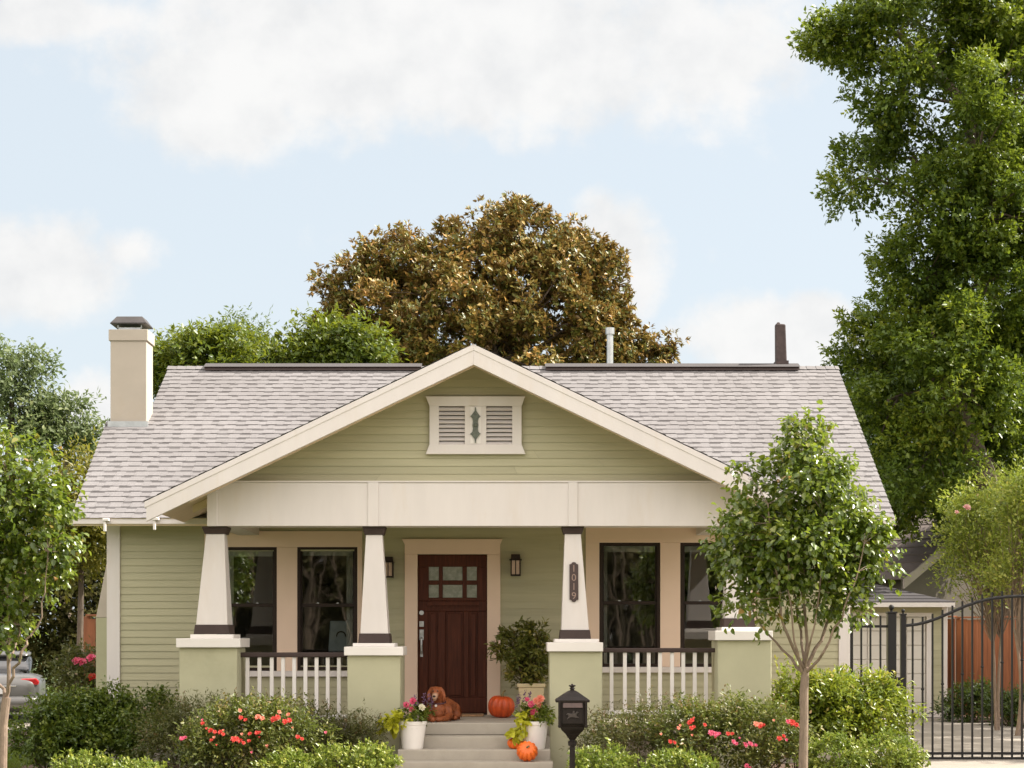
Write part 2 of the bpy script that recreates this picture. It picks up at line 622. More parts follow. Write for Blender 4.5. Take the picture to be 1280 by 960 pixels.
def lap_siding(mb, z0, z1, span, place, holes=(), step=0.094, butt=0.013):
    """courses of lap siding; span(z) -> (u0,u1); place(u, out, z) -> point"""
    z = z0
    while z < z1 - 1e-6:
        zt = min(z + step, z1)
        iv = [span(z)]
        ivt = [span(zt)]
        zs = (z + zt) / 2
        for (a, b, c, d) in holes:
            if c < zs < d:
                iv = cut(iv, a, b)
                ivt = cut(ivt, a, b)
        for (a, b), (a2, b2) in zip(iv, ivt):
            if b - a < 0.01:
                continue
            k0 = 0.0
            while k0 < 1:
                k1 = min(1.0, k0 + random.uniform(1.2, 4.2) / (b - a))
                if 1 - k1 < .08:
                    k1 = 1.0
                g = .002 if k1 < 1 else 0.0
                p0, p1 = a + (b - a) * k0, a + (b - a) * k1 - g
                q0, q1 = a2 + (b2 - a2) * k0, a2 + (b2 - a2) * k1 - g
                mb.add([place(p0, 0.0, z), place(p1, 0.0, z), place(p1, butt, z), place(p0, butt, z), place(q1, 0.002, zt), place(q0, 0.002, zt)],
                       [(0, 1, 2, 3), (3, 2, 4, 5)], random.random())
                k0 = k1
        z = zt


front_holes = [(a + .03, b - .03, c + .03, d - .03) for a, b, c, d in WIN] + [(DOOR[0] - .02, DOOR[1] + .02, 0.0, DOOR[3] + .02)]
mb = MB()
lap_siding(mb, 0.35, 3.30, lambda z: (XL, XR), lambda u, o, z: (u, YW - o, z), front_holes)
lap_siding(mb, 0.35, 3.30, lambda z: (YW, BACK_Y - .6), lambda u, o, z: (XL - o, u, z))
lap_siding(mb, 0.35, 3.30, lambda z: (YW, BACK_Y - .6), lambda u, o, z: (XR + o, u, z))


def gspan(z):
    k = (z - 3.30) / (RIDGE_Z - 0.2 - 3.30)
    return (YW + k * (RIDGE_Y - YW), BACK_Y - .6 - k * (RIDGE_Y - YW))


lap_siding(mb, 3.30, RIDGE_Z - 0.2, gspan, lambda u, o, z: (XL - o, u, z))
lap_siding(mb, 3.30, RIDGE_Z - 0.2, gspan, lambda u, o, z: (XR + o, u, z))
mb.box(XL, XR, BACK_Y - .75, BACK_Y - .6, 0.35, 3.3)
walls = mb.build('wall', M['siding'], house)
# foundation
mb = MB()
mb.box(XL + .02, XR - .02, YW + .03, YW + .2, 0, .35)
mb.box(XL + .02, XL + .2, YW + .2, BACK_Y - .62, 0, .35)
mb.box(XR - .2, XR - .02, YW + .2, BACK_Y - .62, 0, .35)
mb.build('foundation', M['conc'], house)
# rooms behind the glass
mb = MB()
for (a, b) in ((XL + .15, DOOR[0] - .35), (DOOR[0] - .35, XR - .15)):
    mb.add([(a, YW + .12, FLOOR), (b, YW + .12, FLOOR), (b, YW + 3.4, FLOOR), (a, YW + 3.4, FLOOR)], [(0, 1, 2, 3)])
    mb.add([(a, YW + .12, 3.12), (b, YW + .12, 3.12), (b, YW + 3.4, 3.12), (a, YW + 3.4, 3.12)], [(3, 2, 1, 0)])
    mb.add([(a, YW + 3.4, FLOOR), (b, YW + 3.4, FLOOR), (b, YW + 3.4, 3.12), (a, YW + 3.4, 3.12)], [(0, 1, 2, 3)])
    mb.add([(a, YW + .12, FLOOR), (a, YW + 3.4, FLOOR), (a, YW + 3.4, 3.12), (a, YW + .12, 3.12)], [(0, 1, 2, 3)])
    mb.add([(b, YW + .12, FLOOR), (b, YW + 3.4, FLOOR), (b, YW + 3.4, 3.12), (b, YW + .12, 3.12)], [(3, 2, 1, 0)])
mb.build('interior', M['inner'], house)

# corner boards
for (a, b, c, d) in ((XL - .02, PX(150.5, YW), XL - .02, YW + .14), (PX(1048, YW), XR + .02, XR + .02, YW + .14)):
    MB().box(a, b, YW - .032, YW + .12, .33, 3.32).build('corner_board', M['trim'], house, bevel=.004)

# ---- main roof: single shingles laid in courses
XL_E, XL_R = PX(88, EAVE_Y), PX(211, RIDGE_Y)
XR_E, XR_R = PX(1119, EAVE_Y), PX(1047, RIDGE_Y)


def roof_pt(x, v, h=0.0):
    return (x, EAVE_Y + v * CS - h * SN, EAVE_Z + v * SN + h * CS)


V_CH = (24.98 - EAVE_Y) / CS          # at the chimney the left edge steps in
XL_C0, XL_C1 = -5.90, -5.33


def edge(v):
    k = min(1.0, v / SL)
    if v < V_CH:
        l = XL_E + (XL_C0 - XL_E) * v / V_CH
    else:
        l = XL_C1 + (XL_R - XL_C1) * (v - V_CH) / (SL - V_CH)
    return l, XR_E + (XR_R - XR_E) * k


mb = MB()
row = 0.172
v = 0.0
rr = 0
while v < SL - .01:
    vt = min(v + row, SL)
    xl, xr = edge((v + vt) / 2)
    x = xl - random.random() * .3
    prev_dark = False
    tone_row = random.uniform(-.02, .02)
    while x < xr:
        wd = random.choice((.10, .12, .15, .18)) * random.uniform(.9, 1.1)
        a, b = max(x, xl), min(x + wd, xr)
        if b - a > .004:
            h = .012 if rr % 2 == 0 else .008
            tone = min(1, max(.22, random.gauss(.6, .075) + tone_row))
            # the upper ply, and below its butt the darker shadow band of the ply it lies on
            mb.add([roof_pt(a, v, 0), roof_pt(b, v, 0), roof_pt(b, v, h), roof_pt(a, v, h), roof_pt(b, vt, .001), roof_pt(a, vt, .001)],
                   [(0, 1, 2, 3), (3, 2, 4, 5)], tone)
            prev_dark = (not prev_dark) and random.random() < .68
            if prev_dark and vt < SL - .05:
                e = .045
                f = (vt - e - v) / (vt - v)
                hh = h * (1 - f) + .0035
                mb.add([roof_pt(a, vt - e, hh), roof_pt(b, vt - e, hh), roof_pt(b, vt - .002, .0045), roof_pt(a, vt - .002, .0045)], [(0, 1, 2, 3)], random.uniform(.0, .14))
        x += wd
        rr += 1
    v = vt
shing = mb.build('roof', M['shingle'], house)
# deck under the shingles and the rear slope
mb = MB()
for s in (0, 1):
    T = .11

    def q(x, v, h):
        p = roof_pt(x, v, h)
        return p if s == 0 else (p[0], 2 * RIDGE_Y - p[1], p[2])
    e0, e1 = -.004, -T
    vm = V_CH
    xm = XR_E + (XR_R - XR_E) * vm / SL - .02
    mb.hexa([q(XL_E + .02, .01, e1), q(XR_E - .02, .01, e1), q(xm, vm, e1), q(XL_C0 + .02, vm, e1)],
            [q(XL_E + .02, .01, e0), q(XR_E - .02, .01, e0), q(xm, vm, e0), q(XL_C0 + .02, vm, e0)])
    mb.hexa([q(XL_C1 + .02, vm + .001, e1), q(xm, vm + .001, e1), q(XR_R - .02, SL - .06, e1), q(XL_R + .02, SL - .06, e1)],
            [q(XL_C1 + .02, vm + .001, e0), q(xm, vm + .001, e0), q(XR_R - .02, SL - .001, e0), q(XL_R + .02, SL - .001, e0)])
mb.build('roof_deck', M['soffit'], house, fix=True)
mb = MB()
mb.add([(XL_E, BACK_Y, EAVE_Z), (XR_E, BACK_Y, EAVE_Z), (XR_R, RIDGE_Y, RIDGE_Z + .005), (XL_R, RIDGE_Y, RIDGE_Z + .005)], [(0, 1, 2, 3)], .5)
mb.add([(XL_E, BACK_Y, EAVE_Z + .01), (XR_E, BACK_Y, EAVE_Z + .01), (XR_R, RIDGE_Y, RIDGE_Z + .015), (XL_R, RIDGE_Y, RIDGE_Z + .015)], [(3, 2, 1, 0)], .6)
mb.build('rear_roof_slope', M['shingle'], house)
# ridge caps and ridge vents
mb = MB()
x = XL_R - .01
while x < XR_R:
    b = min(x + .15, XR_R + .01)
    zz = RIDGE_Z + .012
    mb.add([(x, RIDGE_Y - .13, zz - .06), (b, RIDGE_Y - .13, zz - .066), (b, RIDGE_Y, zz + .004), (x, RIDGE_Y, zz + .012), (b, RIDGE_Y + .13, zz - .06), (x, RIDGE_Y + .13, zz - .06)],
           [(0, 1, 2, 3), (3, 2, 4, 5)], random.uniform(.3, .7))
    x = b
mb.build('ridge_cap', M['shingle'], house)
for (a, b) in ((258, 527), (682, 997)):
    xa, xb = PX(a, RIDGE_Y), PX(b, RIDGE_Y)
    mb = MB()
    mb.prism([(RIDGE_Y - .19, RIDGE_Z - .075), (RIDGE_Y - .17, RIDGE_Z - .01), (RIDGE_Y, RIDGE_Z + .05), (RIDGE_Y + .17, RIDGE_Z - .01), (RIDGE_Y + .19, RIDGE_Z - .075), (RIDGE_Y, RIDGE_Z + .02)], xa, xb, 'x')
    vo = mb.build('ridge_vent', M['brown'], house, fix=True)
    mb = MB()
    mb.add([(xa - .01, RIDGE_Y - .21, RIDGE_Z - .022), (xb + .01, RIDGE_Y - .21, RIDGE_Z - .022), (xb + .01, RIDGE_Y, RIDGE_Z + .062), (xa - .01, RIDGE_Y, RIDGE_Z + .062),
            (xb + .01, RIDGE_Y + .21, RIDGE_Z - .022), (xa - .01, RIDGE_Y + .21, RIDGE_Z - .022)], [(0, 1, 2, 3), (3, 2, 4, 5)])
    mb.build('vent_cap', M['shingle'], vo)
# eave fascia, gable end rake boards
MB().box(XL_E + .03, XR_E - .03, EAVE_Y + .015, EAVE_Y + .05, EAVE_Z - .068, EAVE_Z - .006).build('fascia_board', M['trim'], house)
for segs in (((XL_E, XL_C0, 0, V_CH), (XL_C1, XL_R, V_CH, SL)), ((XR_E, XR_R, 0, SL),)):
    mb = MB()
    sgn = -1 if segs[0][0] < 0 else 1
    for (xa, xb, va, vb) in segs:
        for s in (0, 1):
            def q(x, v, h):
                p = roof_pt(x, v, h)
                return p if s == 0 else (p[0], 2 * RIDGE_Y - p[1], p[2])
            mb.hexa([q(xa, va, -.10), q(xa - sgn * .03, va, -.10), q(xb - sgn * .03, vb, -.10), q(xb, vb, -.10)],
                    [q(xa, va, -.006), q(xa - sgn * .03, va, -.006), q(xb - sgn * .03, vb, -.006), q(xb, vb, -.006)])
    mb.build('rake_board', M['trim'], house, fix=True)
# soffit of the front and side overhangs
mb = MB()
mb.add([(XL_E + .05, EAVE_Y + .05, EAVE_Z - .062), (XR_E - .05, EAVE_Y + .05, EAVE_Z - .062), (XR_E - .05, YW - .01, EAVE_Z + .16), (XL_E + .05, YW - .01, EAVE_Z + .16)], [(0, 3, 2, 1)])
mb.build('soffit', M['soffit'], house)
# gutter ends and short outlets seen under the left eave
for px_, y0, y1 in ((194, 662, 650), (132, 664, 651)):
    mb = MB()
    c = P(px_, y1, 21.97)
    mb.box(c.x - .03, c.x + .05, 21.92, 22.01, c.z - .005, c.z + .03)
    mb.box(c.x - .022, c.x + .010, 21.94, 21.975, PZ(y0, 21.9), c.z - .005)
    mb.build('gutter_outlet', M['white'], house, bevel=.006)

# ---- chimney on the left side wall
CY0, CY1 = 24.85, 25.30
cx0, cx1 = PX(138, 24.85), PX(183, 24.85)
mb = MB()
mb.box(cx0, cx1, CY0, CY1, 2.95, PZ(426, CY0))
zsh0, zsh1 = PZ(772, 24.6), PZ(702, 24.6)
bx = PX(121, 24.6)
mb.hexa([(bx, 24.55, zsh0), (XL - .02, 24.55, zsh0), (XL - .02, 25.9, zsh0), (bx, 25.9, zsh0)],
        [(cx0 + .0, 24.80, 2.951), (XL - .02, 24.80, 2.951), (XL - .02, 25.5, 2.951), (cx0, 25.5, 2.951)])
chim = mb.build('chimney', M['chim'], house, bevel=.008)
MB().box(bx, XL - .022, 24.55, 25.9, 0.0, zsh0 - .002).build('chimney_breast', M['stucco'], chim)
MB().box(cx0 - .022, cx1 + .022, CY0 - .022, CY1 + .022, PZ(426, CY0), PZ(412, CY0)).build('chimney_band', M['chim'], chim, bevel=.006)
ccx, ccy = (cx0 + cx1) / 2, (CY0 + CY1) / 2
zc = PZ(412, CY0)
mb = MB()
mb.box(cx0 + .1, cx1 - .1, CY0 + .08, CY1 - .08, zc, zc + .045)
for sx in (-1, 1):
    for sy in (-1, 1):
        mb.box(ccx + sx * .17 - .008, ccx + sx * .17 + .008, ccy + sy * .14 - .008, ccy + sy * .14 + .008, zc + .04, zc + .12)
mb.build('flue_collar', M['galv'], chim)
mb = MB()
mb.frustum(ccx, ccy, zc + .085, .265, .235, zc + .10, .265, .235)
mb.frustum(ccx, ccy, zc + .101, .262, .232, zc + .205, .185, .15)
mb.build('chimney_cap', M['metal_dk'], chim, bevel=.005)
fl = MB()
fl.box(cx0 - .03, cx1 + .03, CY0 - .05, CY0 - .004, PZ(533, CY0) - .04, PZ(527, CY0))
fl.build('flashing', M['galv'], chim)

# ---- roof pipes
mb = MB()
c0 = P(762.5, 470, 27.6)
mb.tube([c0, P(762.5, 416, 27.6)], .052, 14)
vp = mb.build('vent_pipe', M['galv'], house, smooth=False)
mb = MB()
mb.tube([P(762.5, 418, 27.6), P(762.5, 410, 27.6)], .072, 14)
mb.build('pipe_cap', M['galv'], vp)
mb = MB()
a = P(977, 458, 27.1)
mb.hexa([(a.x - .085, 27.05, a.z - .1), (a.x + .085, 27.05, a.z - .1), (a.x + .085, 27.25, a.z - .1), (a.x - .085, 27.25, a.z - .1)],
        [(a.x - .10, 27.04, PZ(405, 27.1)), (a.x + .055, 27.04, PZ(406, 27.1)), (a.x + .06, 27.24, PZ(404, 27.1)), (a.x - .09, 27.24, PZ(404, 27.1))])
mb.box(a.x - .075, a.x - .02, 27.10, 27.16, PZ(404.5, 27.1) - .02, PZ(402.5, 27.1))
dp = mb.build('flue_pipe', M['rust'], house, bevel=.02)
mb = MB()
mb.box(a.x - .10, a.x + .10, 27.02, 27.28, PZ(456, 27.1), PZ(451.5, 27.1))
mb.build('pipe_flange', M['rust'], dp)

# ---- porch roof (front facing gable)
YB = 19.75
pk = P(592, 430, YB)
SLP = .479
PXL, PXR = PX(183, YB), PX(1001, YB)


def pz(x):
    return pk.z - SLP * abs(x - pk.x)


def rake(mb, y0, y1, top, bot, xl=None, xr=None):
    xl = PXL if xl is None else xl
    xr = PXR if xr is None else xr
    for (xe) in (xl, xr):
        poly = [(pk.x, pk.z - top), (xe, pz(xe) - top), (xe, pz(xe) - bot), (pk.x, pk.z - bot)]
        if xe > pk.x:
            poly = poly[::-1]
        mb.prism(poly, y0, y1, 'y')


mb = MB()
rake(mb, YB + .02, 25.6, .012, .10)
mb.build('porch_roof', M['soffit'], house, fix=True)
mb = MB()
for (xe) in (PXL - .03, PXR + .03):
    for k in range(24):
        a, b = k / 24, (k + 1) / 24
        xa, xb = xe + (pk.x - xe) * a, xe + (pk.x - xe) * b
        xb2 = xb + (pk.x - xe) * .004
        mb.add([(xa, YB - .03, pz(xa) + .012), (xb2, YB - .03, pz(xb2) + .002), (xb2, 25.5, pz(xb2) + .002), (xa, 25.5, pz(xa) + .012), (xa, YB - .03, pz(xa)), (xa, 25.5, pz(xa))],
               [(0, 1, 2, 3), (4, 0, 3, 5)], random.uniform(.3, .8))
mb.build('porch_shingles', M['shingle'], house)
mb = MB()
rake(mb, YB - .018, YB + .03, .040, .240)
bb = mb.build('barge_board', M['trim'], house, bevel=.004, fix=True)
mb = MB()
rake(mb, YB - .026, YB + .02, .004, .075, PXL - .018, PXR + .018)
mb.build('barge_moulding', M['trim'], bb, bevel=.004, fix=True)
# rafters under the overhang and along the porch eaves
mb = MB()
for y in (20.12,):
    rake(mb, y, y + .09, .105, .19, PXL + .42, PXR - .42)
mb.build('rafter', M['soffit'], house, fix=True)
for y in (21.0,):
    for sx in (1, -1):
        mb = MB()
        xe = PXL + .3 if sx > 0 else PXR - .3
        xi = PX(259, 20.4) - .0 if sx > 0 else PX(925, 20.4)
        poly = [(xe, pz(xe) - .103), (xe, pz(xe) - .20), (xi, pz(xi) - .20), (xi, pz(xi) - .103)]
        if sx < 0:
            poly = poly[::-1]
        mb.prism(poly, y, y + .08, 'y')
        mb.build('rafter', M['soffit'], house, fix=True)

# ---- beam across the porch
BX0, BX1 = PX(259, 20.3), PX(925, 20.3)
BZ0, BZ1 = PZ(657.5, 20.3), PZ(603.0, 20.3)
mb = MB()
mb.box(BX0, BX1, 20.30, 20.62, BZ0, BZ1)
mb.box(BX0 + .004, BX0 + .28, 20.62, YW - .016, BZ0 + .02, BZ1 - .01)
mb.box(BX1 - .28, BX1 - .004, 20.62, YW - .016, BZ0 + .02, BZ1 - .01)
beam = mb.build('beam', M['trim'], house, bevel=.004)
for a, b in ((259, 271.5), (460, 473), (710.5, 722), (913, 925)):
    MB().box(PX(a, 20.3), PX(b, 20.3), 20.284, 20.31, BZ0 - .002, BZ1 + .0).build('beam_strap', M['trim'], beam, bevel=.003)
MB().box(BX0 - .01, BX1 + .01, 20.283, 20.60, BZ1 + .001, BZ1 + .018).build('beam_cap', M['trim'], beam)
MB().box(BX0 + .285, BX1 - .285, 20.63, YW - .02, 3.32, 3.36).build('porch_ceiling', M['soffit'], house)
# gable wall
mb = MB()
YG = 20.44
ztop = pk.z - .14


def gsp(z):
    w = (pk.z - .10 - z) / SLP
    return (pk.x - w, pk.x + w)


lap_siding(mb, BZ1 + .018, ztop, gsp, lambda u, o, z: (u, YG - o, z))
mb.build('gable', M['siding'], house)
# gable vent with louvres
YV = 20.40
mb = MB()


def vx(p):
    return PX(p, YV)


def vz(p):
    return PZ(p, YV)


mb.prism([(vx(537), vz(508)), (vx(652), vz(508)), (vx(656.3), vz(496)), (vx(532.3), vz(496))][::-1], YV - .045, YV + .01, 'y')
mb.prism([(vx(532.3), vz(568)), (vx(656.8), vz(568)), (vx(652), vz(556)), (vx(537), vz(556))][::-1], YV - .045, YV + .01, 'y')
for a, b in ((537, 548.8), (581, 608), (640.2, 652)):
    mb.box(vx(a), vx(b), YV - .035, YV + .01, vz(556), vz(508))
gv = mb.build('gable_vent', M['trim'], house, bevel=.003, fix=True)
for a, b in ((548.8, 581), (608, 640.2)):
    MB().box(vx(a), vx(b), YV + .012, YV + .02, vz(556), vz(508)).build('vent_back', M['sash'], gv)
    for k in range(9):
        z0 = vz(556) + (vz(508) - vz(556)) * k / 9
        z1 = vz(556) + (vz(508) - vz(556)) * (k + .82) / 9
        mb = MB()
        mb.hexa([(vx(a), YV - .030, z0), (vx(b), YV - .030, z0), (vx(b), YV - .022, z0 - .004), (vx(a), YV - .022, z0 - .004)],
                [(vx(a), YV + .006, z1 - .004), (vx(b), YV + .006, z1 - .004), (vx(b), YV + .011, z1), (vx(a), YV + .011, z1)])
        mb.build('louvre', M['trim'], gv, fix=True)
# verdigris ornament in the middle of the vent
MB().box(vx(588), vx(601), YV - .041, YV - .034, vz(555), vz(509)).build('ornament_panel', M['white'], gv)
cx = vx(594.4)
zz = lambda k: vz(509 + (555 - 509) * k)
w = .011
out = [(0, .0), (.05, .02), (.06, .12), (.30, .16), (.62, .24), (.30, .32), (.42, .40), (.48, .5)]
pts = []
prof = [(.006, .02), (.010, .12), (.030, .18), (.050, .245), (.062, .26), (.036, .32), (.030, .40), (.036, .5), (.030, .60), (.036, .68), (.062, .74), (.050, .755), (.030, .82), (.010, .88), (.006, .98)]
poly = [(cx - r, zz(k)) for r, k in prof] + [(cx + r, zz(k)) for r, k in prof[::-1]]
M['verd'] = surf('verdigris_bronze', (0.11, 0.125, 0.10), 0.6, 0.4, 30.0, 0.3, 60)
mb = MB()
mb.prism(poly, YV - .062, YV - .0415, 'y')
mb.ball((cx, YV - .062, zz(.5)), .022, 10)
mb.build('vent_ornament', M['verd'], gv, fix=True)

# ---- porch floor and steps
PFX0, PFX1 = PX(222, 20.3), PX(966, 20.3)
mb = MB()
mb.box(PFX0 + .05, PFX1 - .05, 20.45, YW - .0, FLOOR - .14, FLOOR)
pf = mb.build('porch_floor', M['conc'], house, bevel=.008)
MB().box(PFX0 + .08, PFX1 - .08, 20.56, YW - .03, 0, FLOOR - .14).build('porch_base', M['inner'], pf)
SX0, SX1 = PX(499, 20.15), PX(687.5, 20.1)
stairs = [(20.15, 20.45, .503, SX0, SX1), (19.86, 20.15, .367, SX0, SX1), (19.57, 19.86, .242, PX(489, 19.6), PX(691.5, 19.57)), (19.28, 19.57, .118, PX(486, 19.3), PX(694, 19.3))]
for (y0, y1, z, xa, xb) in stairs:
    MB().box(xa, xb, y0, y1 - .001, 0.0, z).build('step', M['conc'], house, bevel=.010)

# ---- pedestals, columns
def pedestal(xa, xb, capa, capb, platea, plateb, z_body, z_cap, z_plate):
    Y0 = 20.20
    x0, x1 = PX(xa, Y0), PX(xb, Y0)
    p = MB().box(x0, x1, Y0, Y0 + .62, 0, PZ(z_body, Y0)).build('pedestal', M['stucco'], house, bevel=.012)
    MB().box(PX(capa, Y0 - .05), PX(capb, Y0 - .05), Y0 - .05, Y0 + .67, PZ(z_body, Y0 - .05) + .001, PZ(z_cap, Y0 - .05)).build('pedestal_cap', M['white'], p, bevel=.006)
    MB().box(PX(platea, Y0 + .06), PX(plateb, Y0 + .06), Y0 + .05, Y0 + .57, PZ(z_cap, Y0 - .05), PZ(z_plate, Y0 + .05)).build('pedestal_plinth', M['white'], p, bevel=.005)


pedestal(224, 296.5, 220, 300.5, 238, 292, 809.5, 798, 793)
pedestal(434, 500.5, 430, 504, 441, 493.5, 819.5, 808.5, 804)
pedestal(687, 753, 684, 754, 693, 748.5, 814.5, 803, 798.7)
pedestal(897, 964.5, 894, 966, 902, 950, 800.5, 788.5, 784)


def column(cap, base, zc1, zc0, zb1, zb0):
    Yf = 20.33
    xc0, xc1 = PX(cap[0], Yf), PX(cap[1], Yf)
    xb0, xb1 = PX(base[0], Yf), PX(base[1], Yf)
    cx = (xc0 + xc1 + xb0 + xb1) / 4
    cxt, cxb = (xc0 + xc1) / 2, (xb0 + xb1) / 2
    hb = (xb1 - xb0) / 2 - .022
    ht = (xc1 - xc0) / 2 - .036
    m = MB()
    m.frustum(cxb, YC, PZ(zb1, Yf), hb, hb, PZ(zc0, Yf), ht, ht, cxt, YC)
    col = m.build('column', M['trim'], house, bevel=.004)
    m = MB()
    m.frustum(cxt, YC, PZ(zc0, Yf), ht + .015, ht + .015, PZ(zc1, Yf) - .045, ht + .036, ht + .036)
    m.frustum(cxt, YC, PZ(zc1, Yf) - .044, ht + .04, ht + .04, BZ0 - .001, ht + .04, ht + .04)
    m.build('capital', M['brown'], col, bevel=.003)
    m = MB()
    m.frustum(cxb, YC, PZ(zb0, Yf) - .002, hb + .025, hb + .025, PZ(zb1, Yf), hb + .012, hb + .012)
    m.build('column_base', M['brown'], col, bevel=.003)
    return col, cxt, cxb, ht, hb


cols = [column((252.5, 283), (243, 287), 656, 667, 781, 792.5),
        column((453, 481), (448, 487.5), 656, 668, 792, 804),
        column((702.5, 730), (699.5, 738.5), 655, 667, 787.5, 798.7),
        column((908, 937), (904, 944), 654, 665, 773, 784)]

# ---- house number on the third column
Yn = 20.5 - .135
nx = PX(717.3, Yn)
pl = []
z0, z1 = PZ(752.5, Yn), PZ(702.5, Yn)
hw = .052
prof = [(0, 0), (.4, .012), (.55, .045), (1, .06), (1, .94), (.55, .955), (.4, .988), (0, 1)]
poly = [(nx + hw * a, z0 + (z1 - z0) * k) for a, k in prof] + [(nx - hw * a, z0 + (z1 - z0) * k) for a, k in prof[::-1][1:-1]]
tilt = (cols[2][4] - cols[2][3]) / (PZ(667, 20.33) - PZ(787.5, 20.33))
mb = MB()


def on_col(poly, back, front):
    """an upright outline laid on the sloping face of the third column"""
    zt_, zb_ = PZ(667, 20.33), PZ(787.5, 20.33)
    n = len(poly)
    vs = []
    for d in (front, back):
        for (x, z) in poly:
            k = (z - zb_) / (zt_ - zb_)
            half = cols[2][4] + (cols[2][3] - cols[2][4]) * k
            vs.append((x, YC - half - d, z))
    fs = [tuple(range(n)), tuple(range(2 * n - 1, n - 1, -1))]
    for i in range(n):
        j = (i + 1) % n
        fs.append((j, i, n + i, n + j))
    return vs, fs


vs, fs = on_col(poly, -.004, .016)
mb.add(vs, fs)
M['plq'] = surf('dark_bronze_plaque', (0.048, 0.026, 0.022), 0.45, 0.2, 30.0)
M['digit'] = surf('worn_brass_digit', (0.30, 0.20, 0.16), 0.4, 0.2, 30.0)
plaque = mb.build('house_number', M['plq'], house, fix=True)
DEP = None
for i, ch in enumerate('1019'):
    cu = bpy.data.curves.new('digit', 'FONT')
    cu.body = ch
    cu.size = .118
    cu.extrude = .003
    cu.offset = -.0005
    cu.align_x = 'CENTER'
    tmp = bpy.data.objects.new('digit', cu)
    COL.objects.link(tmp)
    bpy.context.view_layer.update()
    me = bpy.data.meshes.new_from_object(tmp.evaluated_get(bpy.context.evaluated_depsgraph_get()))
    bpy.data.objects.remove(tmp)
    zc_ = z1 - (z1 - z0) * (.155 + .228 * i)
    k = (zc_ - PZ(787.5, 20.33)) / (PZ(667, 20.33) - PZ(787.5, 20.33))
    half = cols[2][4] + (cols[2][3] - cols[2][4]) * k
    me.transform(Matrix.Translation((nx, YC - half - .0175, zc_ - .042)) @ Matrix.Rotation(R(90) - math.atan(tilt), 4, 'X'))
    me.materials.clear()
    me.materials.append(M['digit'])
    o = bpy.data.objects.new('digit', me)
    COL.objects.link(o)
    attach(o, plaque)

# ---- railings
def railing(x0, x1, ytop0, ytop1, ybot0, ybot1, bal, Y=20.50):
    zt1, zt0, zb1, zb0 = PZ(ytop0, Y), PZ(ytop1, Y), PZ(ybot0, Y), PZ(ybot1, Y)
    r = MB().box(PX(x0, Y), PX(x1, Y), Y - .045, Y + .045, zt0, zt1).build('railing', M['brown'], house, bevel=.010)
    MB().box(PX(x0, Y), PX(x1, Y), Y - .03, Y + .03, zb0, zb1).build('bottom_rail', M['white'], r, bevel=.005)
    first = None
    for px_ in bal:
        c = PX(px_, Y)
        if first is None:
            first = MB().box(c - .022, c + .022, Y - .022, Y + .022, zb1, zt0).build('baluster', M['white'], r, bevel=.003)
            c0 = c
        else:
            o = first.copy()
            COL.objects.link(o)
            o.parent = r
            o.location = (c - c0, 0, 0)


railing(296.5, 434, 815.5, 821.5, 893.5, 899, [309.4, 324.4, 339.8, 353.9, 367.9, 381.9, 395.8, 409.8, 423.8])
railing(753, 897, 810, 815.5, 888, 893.5, [764.3, 781, 796.8, 810.8, 825, 840, 854, 868.4, 882.4])

# ---- windows
def trim_group(xa, xb, wl, ztop, zs):
    """one cream surround holding two windows"""
    m = MB()
    x0, x1 = PX(xa, YW), PX(xb, YW)
    (a0, a1, c0, d0), (b0, b1, _, _) = wl
    zt = PZ(ztop, YW)
    m.box(x0, x1, YW - .04, YW + .02, d0 + .0, zt)
    m.box(x0, a0, YW - .038, YW + .02, c0, d0 - .001)
    m.box(a1, b0, YW - .038, YW + .02, c0, d0 - .001)
    m.box(b1, x1, YW - .038, YW + .02, c0, d0 - .001)
    t_ = m.build('window_trim', M['casing'], house, bevel=.004)
    MB().box(x0 - .03, x1 + .03, YW - .075, YW + .02, c0 - .075, c0 - .001).build('window_sill', M['trim'], t_, bevel=.005)


